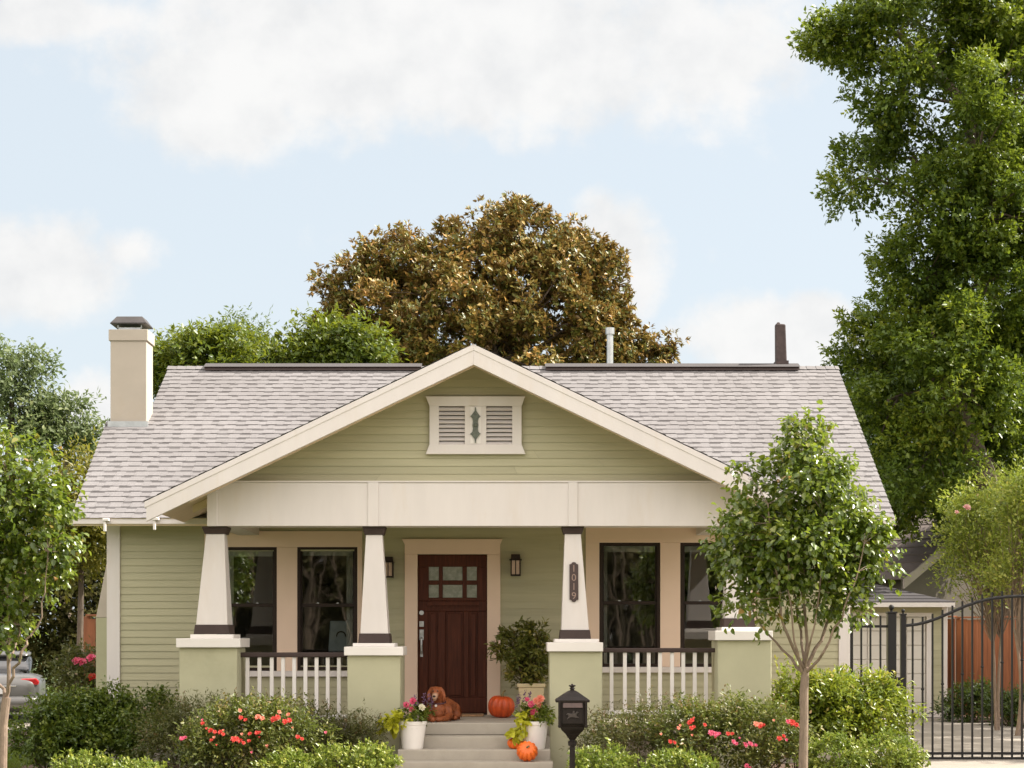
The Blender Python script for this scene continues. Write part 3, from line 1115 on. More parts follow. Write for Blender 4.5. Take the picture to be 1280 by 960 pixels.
trim_group(256, 453, WIN[0:2], 664, 847)
trim_group(732, 944, WIN[2:4], 658, 842)
for i, (a, b, c, d) in enumerate(WIN):
    m = MB()
    fw = .042
    for (x0, x1, z0, z1) in ((a, a + fw, c, d), (b - fw, b, c, d), (a + fw, b - fw, d - fw, d), (a + fw, b - fw, c, c + fw)):
        m.box(x0, x1, YW - .03, YW + .10, z0, z1)
    zm = PZ(756.5 if i < 2 else 753.5, YW)
    m.box(a + fw, b - fw, YW + .0, YW + .045, zm - .022, zm + .022)
    m.box(a + fw, a + fw + .02, YW + .01, YW + .045, c + fw, d - fw)
    m.box(b - fw - .02, b - fw, YW + .01, YW + .045, c + fw, d - fw)
    win = m.build('window', M['sash'], house, bevel=.003)
    for (z0, z1, yy) in ((c + fw, zm - .022, YW + .038), (zm + .022, d - fw, YW + .020)):
        MB().add([(a + fw, yy, z0), (b - fw, yy, z0), (b - fw, yy, z1), (a + fw, yy, z1)], [(0, 1, 2, 3)]).build('pane', M['glass'], win)
    for xk in (a + .25, b - .28):
        MB().box(xk, xk + .03, YW + .012, YW + .032, zm + .022, zm + .034).build('sash_lock', M['galv'], win)
    # roller blind headers and a strip of curtain
    m = MB()
    m.box(a + .05, b - .05, YW + .10, YW + .12, d - fw - .075, d - .02)
    m.build('blind', M['curtain'], win)

    def drape(x0, x1):
        m = MB()
        n = 14
        for k in range(n):
            xa, xb = x0 + (x1 - x0) * k / n, x0 + (x1 - x0) * (k + 1) / n
            ya, yb = YW + .16 + .022 * math.sin(k * 2.1), YW + .16 + .022 * math.sin((k + 1) * 2.1)
            m.add([(xa, ya, c), (xb, yb, c), (xb, yb, d), (xa, ya, d)], [(0, 1, 2, 3)])
        m.build('curtain', M['curtain'], win, smooth=True)
    if i == 1:
        drape(b - .16, b - .03)
    elif i == 2:
        drape(a + .02, a + .115)
    elif i == 0:
        drape(a + .10, a + .2)

# ---- front door
x0, x1, z0, z1 = DOOR
m = MB()
zs = PZ(674, YW)
cl, cr = PX(506, YW), PX(625.5, YW)
m.box(cl, x0, YW - .045, YW + .05, FLOOR, z1)
m.box(x1, cr, YW - .045, YW + .05, FLOOR, z1)
m.prism([(cl, z1 + .001), (cr, z1 + .001), (cr, zs - .07), (PX(628.3, YW), zs), (PX(502.5, YW), zs), (cl, zs - .07)], YW - .05, YW + .05, 'y')
dtrim = m.build('door_trim', M['casing'], house, bevel=.004, fix=True)
MB().box(x0, x1, YW - .06, YW + .12, FLOOR, FLOOR + .02).build('threshold', M['sash'], house)
m = MB()
YD = YW + .045


def dz(p):
    return PZ(p, YD)


def dx(p):
    return PX(p, YD)


cols_l = [(536, 548.5), (553.5, 578), (583.5, 596)]
rows_l = [(708.5, 725.5), (731, 747)]
cols_p = [(535, 547.5), (556.5, 579.5), (586, 597.5)]
# stiles and rails built round the lights and panels
xs0, xs1 = x0 + .004, x1 - .004
yb = YD + .045
def slab(xa, xb, za, zb, y=YD):
    m.box(xa, xb, y, yb, za, zb)


zt = z1 - .004
slab(xs0, xs1, dz(708.5), zt)
slab(xs0, dx(536), dz(751), dz(708.5) - .0005)
slab(dx(596), xs1, dz(751), dz(708.5) - .0005)
for a, b in ((548.5, 553.5), (578, 583.5)):
    slab(dx(a), dx(b), dz(747), dz(708.5) - .0005)
for a, b in cols_l:
    slab(dx(a) + .0005, dx(b) - .0005, dz(731), dz(725.5))
slab(dx(536) + .0005, dx(596) - .0005, dz(751), dz(747) - .0005)
slab(xs0, xs1, dz(764), dz(751) - .0005)
zpb = dz(872)
slab(xs0, dx(535), zpb, dz(764) - .0005)
slab(dx(547.5), dx(556.5), zpb, dz(764) - .0005)
slab(dx(579.5), dx(586), zpb, dz(764) - .0005)
slab(dx(597.5), xs1, zpb, dz(764) - .0005)
slab(xs0, xs1, z0, zpb - .0005)
for a, b in cols_p:
    m.box(dx(a), dx(b), YD + .022, yb - .001, zpb, dz(764))
    m.frustum((dx(a) + dx(b)) / 2, YD + .012, zpb + .03, (dx(b) - dx(a)) / 2 - .03, .010, dz(764) - .03, (dx(b) - dx(a)) / 2 - .03, .010)
door = m.build('door', M['door'], house, bevel=.006)
m = MB()
m.box(dx(533), dx(599), YD - .03, YD - .001, dz(757), dz(752.5))
for k in range(9):
    xx = dx(536.5 + k * 7.2)
    m.box(xx - .014, xx + .014, YD - .022, YD - .001, dz(760), dz(757.2))
m.build('door_shelf', M['door'], door, bevel=.003)
for a, b in cols_l:
    for c, d in rows_l:
        MB().box(dx(a), dx(b), YD + .014, YD + .024, dz(d), dz(c)).build('pane', M['lite'], door)
m = MB()
hx = dx(527)
m.tube([(hx, YD, dz(766)), (hx, YD - .018, dz(766))], .030, 16)
m.build('deadbolt', M['galv'], door)
m = MB()
m.box(hx - .03, hx + .03, YD - .014, YD - .001, dz(783.5), dz(776.5))
m.tube([(hx, YD - .012, dz(780)), (hx, YD - .022, dz(780))], .018, 12)
m.build('lock_plate', M['galv'], door, bevel=.003)
m = MB()
m.box(hx - .028, hx + .028, YD - .012, YD - .001, dz(800), dz(787))
m.tube([(hx, YD - .01, dz(797)), (hx, YD - .05, dz(799)), (hx, YD - .06, dz(806)), (hx, YD - .05, dz(813)), (hx, YD - .012, dz(817))], [.014, .014, .013, .014, .016], 10)
m.box(hx - .018, hx + .018, YD - .012, YD - .001, dz(821), dz(814))
m.tube([(hx, YD - .012, dz(791)), (hx, YD - .045, dz(791))], .017, 12)
m.build('door_handle', M['galv'], door, bevel=.002)

# ---- wall lanterns
def lantern(pxc, pyt, pyb):
    YL = YW - .115
    c = PX(pxc, YL)
    zt, zb = PZ(pyt, YL), PZ(pyb, YL)
    h = zt - zb
    m = MB()
    m.frustum(c, YL, zt - .28 * h, .066, .066, zt - .26 * h, .085, .085)
    m.frustum(c, YL, zt - .259 * h, .085, .085, zt - .24 * h, .075, .075)
    m.frustum(c, YL, zt - .239 * h, .062, .062, zt, .058, .058)
    m.frustum(c, YL, zb, .066, .066, zb + .07 * h, .066, .066)
    for sx in (-1, 1):
        for sy in (-1, 1):
            m.box(c + sx * .058 - .008, c + sx * .058 + .008, YL + sy * .058 - .008, YL + sy * .058 + .008, zb + .07 * h, zt - .28 * h)
    m.box(c - .006, c + .006, YL - .066, YL - .056, zb + .07 * h, zt - .28 * h)
    m.box(c - .05, c + .05, YL + .067, YW - .014, zt - .6 * h, zt - .02 * h)
    L = m.build('wall_lantern', M['sash'], house, bevel=.002)
    MB().box(c - .054, c + .054, YL - .054, YL + .054, zb + .075 * h, zt - .285 * h).build('lamp_glass', M['lampglass'], L)


lantern(485.5, 696, 722)
lantern(644.5, 693, 720)


# ================================================================== PLANTS
def unit(v):
    return v / np.maximum(np.linalg.norm(v, axis=1, keepdims=True), 1e-9)


def rdir(n):
    return unit(RNG.normal(size=(n, 3)))


def leaf_mesh(name, mat, parent, pos, ax, nr, L, Wd, rnd, broad=False):
    """every leaf is a folded blade; all leaves of one crown are one mesh"""
    n = len(pos)
    ax = unit(ax)
    nr = unit(nr - ax * np.sum(nr * ax, axis=1, keepdims=True))
    sd = np.cross(ax, nr)
    L = L[:, None]
    Wd = Wd[:, None]
    if broad:
        pts = [pos, pos + ax * L * .28 + sd * Wd * .46 + nr * Wd * .13, pos + ax * L * .68 + sd * Wd * .34 + nr * Wd * .08,
               pos + ax * L - nr * L * .10, pos + ax * L * .68 - sd * Wd * .34 + nr * Wd * .08, pos + ax * L * .28 - sd * Wd * .46 + nr * Wd * .13]
        k = 6
        quads = np.array([0, 1, 2, 3, 0, 3, 4, 5])
        sz = 4
    else:
        pts = [pos, pos + ax * L * .45 + sd * Wd * .5 + nr * Wd * .16, pos + ax * L - nr * L * .06, pos + ax * L * .45 - sd * Wd * .5 + nr * Wd * .16]
        k = 4
        quads = np.array([0, 1, 2, 0, 2, 3])
        sz = 3
    co = np.stack(pts, axis=1).reshape(-1, 3)
    li = (np.arange(n)[:, None] * k + quads[None, :]).reshape(-1)
    nf = 2 * n
    off = np.array(world_loc(parent)) if parent is not None else np.zeros(3)
    me = bpy.data.meshes.new(name)
    me.vertices.add(n * k)
    me.vertices.foreach_set('co', (co - off).astype(np.float32).ravel())
    me.loops.add(nf * sz)
    me.loops.foreach_set('vertex_index', li.astype(np.int32))
    me.polygons.add(nf)
    me.polygons.foreach_set('loop_start', (np.arange(nf) * sz).astype(np.int32))
    me.update(calc_edges=True)
    at = me.attributes.new('rnd', 'FLOAT', 'POINT')
    at.data.foreach_set('value', np.repeat(rnd, k).astype(np.float32))
    me.materials.append(mat)
    o = bpy.data.objects.new(name, me)
    COL.objects.link(o)
    if parent is not None:
        o.parent = parent
    return o


def crown_points(ells, total, sub_r, nsub, per, L, Wd, spr=.16, up=.5, droop=.25, shell=.45, flat=.8, rosette=False, tone=.55, keepout=None):
    """leaves gathered in sprigs, sprigs in clumps, clumps in the lobes of a crown"""
    vol = np.array([e[1][0] * e[1][2] for e in ells]) * np.array([e[2] if len(e) > 2 else 1.0 for e in ells])
    vol = vol / vol.sum()
    P_, A_, N_, R_ = [], [], [], []
    subs = []
    for (e, w) in zip(ells, vol):
        c = np.array(e[0])
        r = np.array(e[1])
        m = max(3, int(round(nsub * w)))
        d = rdir(m)
        rho = shell + (1 - shell) * RNG.random(m) ** .6
        sc = c + d * rho[:, None] * r
        nl = total * w / m
        for i in range(m):
            q = float(RNG.uniform(.55, 1.45))
            sr = sub_r * (.65 + .7 * RNG.random())
            ns = max(1, int(nl * q / per))
            dd = rdir(ns)
            rr = RNG.random(ns) ** (1 / 2.4)
            sp = sc[i] + dd * rr[:, None] * sr * np.array([1, 1, flat])
            out = unit((sp - c) / r) * .7 + dd * .8 + np.array([0, 0, up])
            out = unit(out + RNG.normal(size=(ns, 3)) * .35)
            t = (np.arange(per) + .5) / per
            tj = t[None, :] + RNG.normal(size=(ns, per)) * .08
            if rosette:
                pp = sp[:, None, :] + RNG.normal(size=(ns, per, 3)) * .02
            else:
                pp = sp[:, None, :] + out[:, None, :] * (tj * spr)[..., None] + RNG.normal(size=(ns, per, 3)) * spr * .12
            rv = RNG.normal(size=(ns, per, 3))
            ax = out[:, None, :] * (.7 if not rosette else .55) + rv * .62 - np.array([0, 0, droop])
            nn = rv[:, :, ::-1] * .55 + np.array([0, 0, .40]) + out[:, None, :] * .85
            base = RNG.random()
            rn = np.clip(tone * RNG.random((ns, per)) + (1 - tone) * base + (RNG.random((ns, 1)) - .5) * .2, 0, 1)
            P_.append(pp.reshape(-1, 3))
            A_.append(ax.reshape(-1, 3))
            N_.append(nn.reshape(-1, 3))
            R_.append(rn.reshape(-1))
            subs.append((sc[i], e))
    pos, ax, nn, rn = np.concatenate(P_), np.concatenate(A_), np.concatenate(N_), np.concatenate(R_)
    k = pos[:, 2] > .02
    if keepout is not None:
        k &= ~keepout(pos)
    pos, ax, nn, rn = pos[k], ax[k], nn[k], rn[k]
    n = len(pos)
    s = RNG.uniform(.7, 1.25, n)
    return pos, ax, nn, L * s, Wd * s * RNG.uniform(.85, 1.15, n), rn, subs


def bend(a, b, sag=.15, n=6):
    a, b = np.array(a, float), np.array(b, float)
    mid = (a + b) / 2 + np.array([0, 0, 1]) * np.linalg.norm(b - a) * sag + RNG.normal(size=3) * np.linalg.norm(b - a) * .06
    t = np.linspace(0, 1, n)[:, None]
    return (1 - t) ** 2 * a + 2 * t * (1 - t) * mid + t ** 2 * b


def E(px, py, Y, rx, ry, dy=0.0, ryd=None, w=1.0):
    """crown lobe: sight line and distance -> centre and radii in metres"""
    c = P(px, py, Y + dy)
    s = (Y + dy) / FOC
    return ((c.x, c.y, c.z), (rx * s, (ryd if ryd else (rx + ry) / 2 * s), ry * s), w)


def tree(name, label, cat, trunk, ells, mat, bark, total, sub_r, nsub, per, L, Wd, group=None, twigs=80, broad=False, limb=.35, sag=.12, **kw):
    """trunk: list of (point, radius) from the ground up"""
    b = trunk[0][0]
    root = thing(name, label, cat, (b[0], b[1], 0), group)
    mb = MB()
    mb.tube([t[0] for t in trunk], [t[1] for t in trunk], 10)
    pos, ax, nn, LL, WW, rn, subs = crown_points(ells, total, sub_r, nsub, per, L, Wd, **kw)
    tp = np.array([tuple(t[0]) for t in trunk])
    tr = [t[1] for t in trunk]
    ends = {}
    for e in ells:
        c = np.array(e[0])
        i0 = max(1, len(tp) // 3)
        cand = [i for i in range(i0, len(tp)) if tp[i][2] < c[2] - .15] or [i0]
        i = min(cand, key=lambda k: np.linalg.norm(tp[k] - c) + .3 * abs(tp[k][2] - c[2]))
        pth = bend(tp[i], c, sag)
        r0 = tr[i] * limb * random.uniform(.7, 1.2)
        mb.tube(pth, np.linspace(r0, r0 * .35, len(pth)), 7)
        ends[id(e)] = (pth, r0)
    random.shuffle(subs)
    for (s, e) in subs[:twigs]:
        pth, r0 = ends[id(e)]
        a = pth[random.randint(2, len(pth) - 1)]
        q = bend(a, s, sag, 4)
        mb.tube(q, np.linspace(r0 * .35, r0 * .10, 4), 5)
    mb.build('trunk', bark, root, smooth=False)
    leaf_mesh('crown', mat, root, pos, ax, nn, LL, WW, rn, broad)
    return root


def shrub(name, label, cat, ells, mat, total, sub_r, nsub, per, L, Wd, group=None, stems=7, broad=False, sprays=0, **kw):
    c = np.mean([e[0] for e in ells], axis=0)
    root = thing(name, label, cat, (c[0], c[1], 0), group)
    pos, ax, nn, LL, WW, rn, subs = crown_points(ells, total, sub_r, nsub, per, L, Wd, **kw)
    if sprays:
        # long shoots that stick out of the outline
        for k in range(sprays):
            s, e = subs[RNG.integers(len(subs))]
            d = unit((s - np.array(e[0]))[None] * np.array([.6, .6, .6]) + RNG.normal(size=(1, 3)) * .12 + np.array([[0, 0, .28]]))[0]
            m = 12
            t = np.linspace(0, 1, m)[:, None]
            ln = RNG.uniform(.5, 1.3) * sub_r * 1.5
            pos = np.concatenate([pos, s + d * t * ln])
            ax = np.concatenate([ax, d * .6 + RNG.normal(size=(m, 3)) * .7])
            nn = np.concatenate([nn, RNG.normal(size=(m, 3)) * .6 + np.array([0, 0, .8])])
            LL = np.concatenate([LL, np.full(m, L * .9)])
            WW = np.concatenate([WW, np.full(m, Wd * .9)])
            rn = np.concatenate([rn, np.clip(.6 + .4 * t[:, 0] + RNG.normal(size=m) * .1, 0, 1)])
    mb = MB()
    random.shuffle(subs)
    for i in range(min(stems, len(subs))):
        s = subs[i][0]
        a = (c[0] + (s[0] - c[0]) * .35 + random.uniform(-.05, .05), c[1] + random.uniform(-.08, .08), -.02)
        q = bend(a, s, .06, 5)
        mb.tube(q, np.linspace(.013, .004, 5), 6)
    if stems:
        mb.build('stem', M['stem'], root)
    leaf_mesh('foliage', mat, root, pos, ax, nn, LL, WW, rn, broad)
    return root, subs


def flower(root, c, r, mat, name='flower', n=13, face=(0, -.6, .5)):
    """a double bloom: rings of petals opening from the centre"""
    f = np.array(face, float)
    f /= np.linalg.norm(f)
    a = np.cross(f, [0, 0, 1.0])
    a /= np.linalg.norm(a)
    b = np.cross(f, a)
    i = np.arange(n)
    th = i * 2.39996
    ring = np.sqrt((i + 1) / n)
    d = np.cos(th)[:, None] * a + np.sin(th)[:, None] * b
    ax = d * (.35 + .9 * ring)[:, None] + f * (1.25 - ring)[:, None]
    pos = np.array(c)[None, :] + d * (r * .08) - f * r * .2
    nn = f[None, :] * 1.0 - d * .4
    L = r * (.55 + .55 * ring)
    return leaf_mesh(name, mat, root, pos, ax, nn, L, L * .95, RNG.random(n), True)


LM = {}
LM['pear'] = leafm('pear_leaf', [(0, (0.036, 0.080, 0.013)), (.55, (0.090, 0.162, 0.022)), (.84, (0.165, 0.235, 0.033)), (.96, (0.26, 0.25, 0.05)), (1, (0.26, 0.14, 0.04))], .32, .34, (0.36, 0.46, 0.04), spec=.8)
LM['oak'] = leafm('elm_leaf', [(0, (0.030, 0.068, 0.014)), (.45, (0.072, 0.140, 0.020)), (.8, (0.145, 0.225, 0.027)), (1, (0.24, 0.30, 0.034))], .42, .34, (0.34, 0.42, 0.03), spec=.45)
LM['magn'] = leafm('magnolia_leaf', [(0, (0.060, 0.100, 0.022)), (.46, (0.125, 0.152, 0.030)), (.64, (0.27, 0.205, 0.040)), (.88, (0.46, 0.27, 0.065)), (1, (0.66, 0.36, 0.11))], .46, .16, (0.40, 0.28, 0.05), spec=.55, back=(0.25, 0.155, 0.055))
LM['green'] = leafm('bright_green_leaf', [(0, (0.034, 0.072, 0.012)), (.6, (0.080, 0.145, 0.018)), (1, (0.17, 0.22, 0.030))], .45, .30, (0.38, 0.42, 0.03))
LM['grey'] = leafm('grey_green_leaf', [(0, (0.050, 0.092, 0.044)), (.6, (0.098, 0.155, 0.070)), (1, (0.18, 0.24, 0.11))], .6, .3, (0.3, 0.4, 0.15))
LM['olive'] = leafm('yellow_green_leaf', [(0, (0.065, 0.085, 0.012)), (.6, (0.15, 0.16, 0.022)), (1, (0.26, 0.22, 0.035))], .5, .35, (0.4, 0.42, 0.03))
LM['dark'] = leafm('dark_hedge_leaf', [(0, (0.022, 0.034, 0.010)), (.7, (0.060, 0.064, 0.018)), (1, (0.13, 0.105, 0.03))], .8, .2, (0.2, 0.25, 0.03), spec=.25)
LM['dkgreen'] = leafm('dark_green_leaf', [(0, (0.020, 0.046, 0.011)), (.7, (0.050, 0.098, 0.018)), (1, (0.11, 0.165, 0.030))], .42, .24, (0.28, 0.36, 0.04))
LM['shrub'] = leafm('shrub_leaf', [(0, (0.028, 0.062, 0.012)), (.6, (0.070, 0.135, 0.020)), (1, (0.15, 0.22, 0.035))], .42, .26, (0.34, 0.42, 0.04))
LM['street'] = leafm('street_tree_leaf', [(0, (0.05, 0.05, 0.02)), (.7, (0.12, 0.10, 0.042)), (1, (0.22, 0.165, 0.07))], .8, .2, (0.25, 0.22, 0.05), spec=.2)
LM['box'] = leafm('boxwood_leaf', [(0, (0.075, 0.135, 0.024)), (.5, (0.155, 0.235, 0.040)), (1, (0.32, 0.38, 0.085))], .38, .25, (0.32, 0.48, 0.06), spec=.6)
LM['privet'] = leafm('privet_leaf', [(0, (0.055, 0.115, 0.014)), (.55, (0.13, 0.215, 0.022)), (.9, (0.24, 0.31, 0.04)), (1, (0.32, 0.33, 0.08))], .38, .34, (0.50, 0.56, 0.05), spec=.6)
LM['rose'] = leafm('rose_leaf', [(0, (0.040, 0.070, 0.016)), (.5, (0.095, 0.135, 0.028)), (.85, (0.18, 0.20, 0.055)), (1, (0.24, 0.14, 0.055))], .45, .25, (0.3, 0.4, 0.06))
LM['nand'] = leafm('nandina_leaf', [(0, (0.030, 0.052, 0.016)), (.5, (0.075, 0.098, 0.026)), (.8, (0.15, 0.15, 0.045)), (1, (0.17, 0.085, 0.040))], .5, .25, (0.3, 0.34, 0.06))
LM['crape'] = leafm('crape_myrtle_leaf', [(0, (0.075, 0.135, 0.022)), (.5, (0.165, 0.25, 0.045)), (.92, (0.30, 0.36, 0.085)), (1, (0.36, 0.28, 0.08))], .45, .38, (0.42, 0.5, 0.06))
LM['lime'] = leafm('lime_vine_leaf', [(0, (0.30, 0.36, 0.02)), (1, (0.58, 0.58, 0.05))], .45, .35, (0.75, 0.78, 0.05))
LM['red'] = leafm('coral_petal', [(0, (0.58, 0.035, 0.03)), (1, (0.80, 0.12, 0.085))], .5, .35, (0.9, 0.12, 0.08))
LM['pink'] = leafm('pink_petal', [(0, (0.62, 0.055, 0.15)), (1, (0.80, 0.19, 0.29))], .5, .35, (0.9, 0.2, 0.3))
LM['salmon'] = leafm('salmon_petal', [(0, (0.78, 0.22, 0.14)), (1, (0.85, 0.40, 0.27))], .5, .35, (0.9, 0.4, 0.3))
LM['blush'] = leafm('blush_petal', [(0, (0.66, 0.33, 0.30)), (1, (0.82, 0.55, 0.50))], .5, .3, (0.9, 0.5, 0.45))
LM['cream'] = leafm('cream_petal', [(0, (0.72, 0.66, 0.46)), (1, (0.82, 0.80, 0.66))], .5, .3, (0.9, 0.85, 0.6))
LM['purple'] = leafm('purple_spike', [(0, (0.10, 0.045, 0.10)), (1, (0.24, 0.15, 0.26))], .5, .3, (0.3, 0.15, 0.3))
LM['grass'] = leafm('grass_blade', [(0, (0.055, 0.10, 0.012)), (1, (0.13, 0.20, 0.024))], .5, .3, (0.3, 0.45, 0.03))

# ---- the two young pear trees at the kerb side
YT = 17.0
def sw(pts):
    return [(P(a, b, Y), r) for (a, b, Y, r) in pts]


def young_tree(label, base, fan, ells, total, nsub, extra=()):
    root = thing('young_pear_tree', label, 'tree', (base[0][0].x, base[0][0].y, 0), 'young street trees in front of the house')
    mb = MB()
    mb.tube([b[0] for b in base], [b[1] for b in base], 12)
    pos, ax, nn, LL, WW, rn, subs = crown_points(ells, total, .135, nsub, 5, .066, .051, spr=.14, up=.45, droop=.75, shell=.35, flat=1.0, tone=.7)
    ends = []
    for path in fan:
        q = []
        for (p0, r0), (p1, r1) in zip(path[:-1], path[1:]):
            for k in range(3):
                jit = Vector(RNG.normal(size=3)) * (.010 if (k or q) else 0)
                q.append((p0.lerp(p1, k / 3) + jit, r0 + (r1 - r0) * k / 3))
        path = q + [path[-1]]
        pts = [p[0] for p in path]
        mb.tube(pts, [p[1] * .72 for p in path], 8)
        ends += [(np.array(p[0]), p[1]) for p in path[1:]]
    for (s, e) in subs:
        lower = [q for q in ends if q[0][2] < s[2] + .05] or ends
        a, r = min(lower, key=lambda q: np.linalg.norm(q[0] - s))
        q = bend(a, s, .10, 5)
        mb.tube(q, np.linspace(r * .32, .0025, 5), 5)
    mb.build('trunk', M['bark'], root)
    for (p, a) in extra:
        pass
    leaf_mesh('crown', LM['pear'], root, pos, ax, nn, LL, WW, rn, True)
    return root


base = sw([(1004, 1010, YT, .060), (1004, 960, YT, .047), (1005, 900, YT, .043), (1005, 862, YT, .044), (1007, 835, YT, .036)])
base[0] = (Vector((base[1][0].x, YT, -.03)), .064)
fan = [sw([(1007, 840, YT, .034), (1008, 800, YT, .022), (1004, 740, YT - .05, .020), (1008, 660, YT, .015), (1002, 570, YT, .008)]),
       sw([(1006, 838, YT, .028), (990, 808, YT - .1, .022), (978, 770, YT - .2, .017), (968, 700, YT - .3, .012), (960, 630, YT - .3, .007)]),
       sw([(1007, 838, YT, .030), (1026, 800, YT + .1, .023), (1042, 755, YT + .2, .018), (1055, 690, YT + .3, .012), (1062, 620, YT + .3, .007)]),
       sw([(1005, 842, YT, .024), (978, 815, YT + .2, .018), (950, 780, YT + .3, .013), (932, 735, YT + .4, .009), (920, 690, YT + .4, .006)]),
       sw([(1006, 842, YT, .024), (1030, 815, YT - .2, .018), (1050, 775, YT - .3, .013), (1068, 730, YT - .4, .009), (1080, 680, YT - .4, .006)]),
       sw([(1005, 845, YT, .018), (994, 800, YT - .2, .014), (988, 740, YT - .3, .010), (982, 660, YT - .35, .006)]),
       sw([(1006, 840, YT, .018), (1014, 800, YT - .2, .014), (1024, 740, YT - .3, .010), (1034, 650, YT - .35, .006)]),
       sw([(1006, 836, YT, .022), (1000, 790, YT + .25, .017), (990, 730, YT + .35, .013), (1020, 640, YT + .4, .008)])]
ells = [E(1008, 618, YT, 48, 60, 0, .5), E(1004, 562, YT, 24, 34, 0, .22), E(952, 678, YT, 44, 52, 0, .45), E(1056, 668, YT, 42, 54, .1, .45), E(1005, 690, YT, 84, 46, 0, .6),
        E(914, 682, YT, 16, 30, 0, .2, .9), E(1086, 688, YT, 20, 42, 0, .25), E(938, 745, YT, 38, 30, 0, .35, .40), E(1060, 742, YT, 36, 28, 0, .35, .5), E(1005, 742, YT, 64, 26, 0, .4, .5), E(1078, 628, YT, 10, 14, 0, .12, .5), E(932, 604, YT, 11, 24, 0, .12, .6), E(1040, 600, YT, 18, 28, 0, .2)]
young_tree('young pear tree with round crown and slim grey trunk before the right porch pedestal', base, fan, ells, 15500, 360)

base = sw([(3, 1010, YT, .050), (3, 960, YT, .046), (4, 905, YT, .045), (8, 872, YT, .044)])
base[0] = (Vector((base[1][0].x, YT, -.03)), .055)
fan = [sw([(7, 876, YT, .030), (12, 840, YT, .026), (11, 800, YT, .023), (8, 740, YT, .016), (20, 640, YT, .008)]),
       sw([(7, 872, YT, .024), (15, 845, YT - .1, .021), (28, 818, YT - .2, .019), (34, 800, YT - .2, .016), (48, 785, YT - .2, .012), (56, 740, YT - .25, .008), (60, 690, YT - .25, .006)]),
       sw([(6, 874, YT, .026), (-8, 840, YT + .1, .021), (-20, 800, YT + .2, .017), (-40, 740, YT + .2, .010), (-50, 650, YT + .2, .006)]),
       sw([(12, 826, YT, .020), (22, 800, YT + .2, .015), (30, 750, YT + .3, .010), (35, 660, YT + .3, .006)])]
ells = [E(15, 612, YT, 60, 58, 0, .5), E(-40, 640, YT, 70, 90, 0, .6), E(48, 660, YT, 42, 62, 0, .4), E(30, 725, YT, 42, 48, 0, .4), E(-30, 740, YT, 55, 55, 0, .5), E(2, 790, YT, 30, 26, 0, .25, .6), E(66, 640, YT, 22, 52, 0, .2, .8), E(10, 560, YT, 34, 16, 0, .25, .7)]
young_tree('young pear tree with pale forked trunk in front of the parked silver car', base, fan, ells, 10500, 280)

# ---- the big tree behind the garage side
YO = 38.0
tr = [(Vector((PX(1262, YO), YO, -.1)), .50), (P(1258, 760, YO), .42), (P(1238, 625, YO), .36), (P(1212, 560, YO), .31), (P(1185, 495, YO), .27), (P(1164, 440, YO), .24), (P(1158, 390, YO), .20),
      (P(1190, 300, YO), .17), (P(1222, 200, YO), .15), (P(1205, 130, YO), .13), (P(1160, 80, YO), .10), (P(1120, 40, YO), .06)]
ells = [E(1150, 30, YO, 130, 68), E(1062, 48, YO, 46, 36), E(1110, 110, YO, 65, 45, -.5), E(1230, 40, YO, 90, 90, 1), E(1255, 175, YO, 55, 70, 1.5, None, .6), E(1074, 222, YO, 40, 32, -.6), E(1140, 195, YO, 54, 50), E(1178, 262, YO, 62, 52, -1.2),
        E(1240, 270, YO, 80, 75, -1.5), E(1165, 340, YO, 60, 55, -.8), E(1230, 370, YO, 85, 70, -1.2), E(1098, 404, YO, 54, 34, -.5), E(1170, 440, YO, 85, 60, .8), E(1260, 460, YO, 75, 80, .6), E(1090, 468, YO, 48, 45, .6),
        E(1125, 545, YO, 70, 60, 1.2), E(1195, 560, YO, 60, 55, 1.8, None, .7), E(1265, 570, YO, 55, 70, 1.8, None, .7), E(1116, 614, YO, 44, 38, 1.5), E(1190, 632, YO, 50, 22, 2.2, None, .8), E(1290, 120, YO, 70, 120, 0), E(1310, 330, YO, 70, 150, 0), E(1112, 324, YO, 22, 18, 0, None, .7),
        E(1165, 415, YO, 55, 45, -2.2, None, .8), E(1215, 500, YO, 70, 55, -2.4), E(1255, 640, YO, 45, 40, -1.6, None, .8), E(1150, 590, YO, 70, 50, -1.8), E(1110, 500, YO, 45, 45, -1.5), E(1100, 570, YO, 40, 50, 0), E(1215, 115, YO, 50, 40, -1.5, None, .6), E(1040, 52, YO, 34, 26, 0), E(1130, 470, YO, 60, 60, 2.5), E(1200, 420, YO, 80, 80, 2.8), E(1240, 560, YO, 80, 70, 3), E(1140, 620, YO, 75, 36, 3), E(1245, 650, YO, 60, 42, 3.2), E(1228, 165, YO, 45, 45, -2.2, None, .8)]
tree('elm_tree', 'tall broad dark green tree with heavy limbs rising behind the garage roof', 'tree', tr, ells, LM['oak'], M['bark_dk'], 235000, .46, 760, 7, .125, .070, twigs=240, spr=.20, up=.5, shell=.42, flat=.75, tone=.42)

# dark evergreen mass low behind the garage
YK = 52.0
tr = [(Vector((PX(1180, YK), YK, -.1)), .35), (P(1178, 760, YK), .3), (P(1172, 690, YK), .2), (P(1170, 630, YK), .1)]
ells = [E(1150, 650, YK, 70, 70), E(1220, 660, YK, 80, 60), E(1105, 690, YK, 50, 60), E(1280, 650, YK, 60, 70)]
tree('evergreen_tree', 'low dark evergreen tree filling the gap under the tall tree beside the garage', 'tree', tr, ells, LM['dark'], M['bark_dk'], 15000, .9, 90, 6, .26, .13, spr=.4)

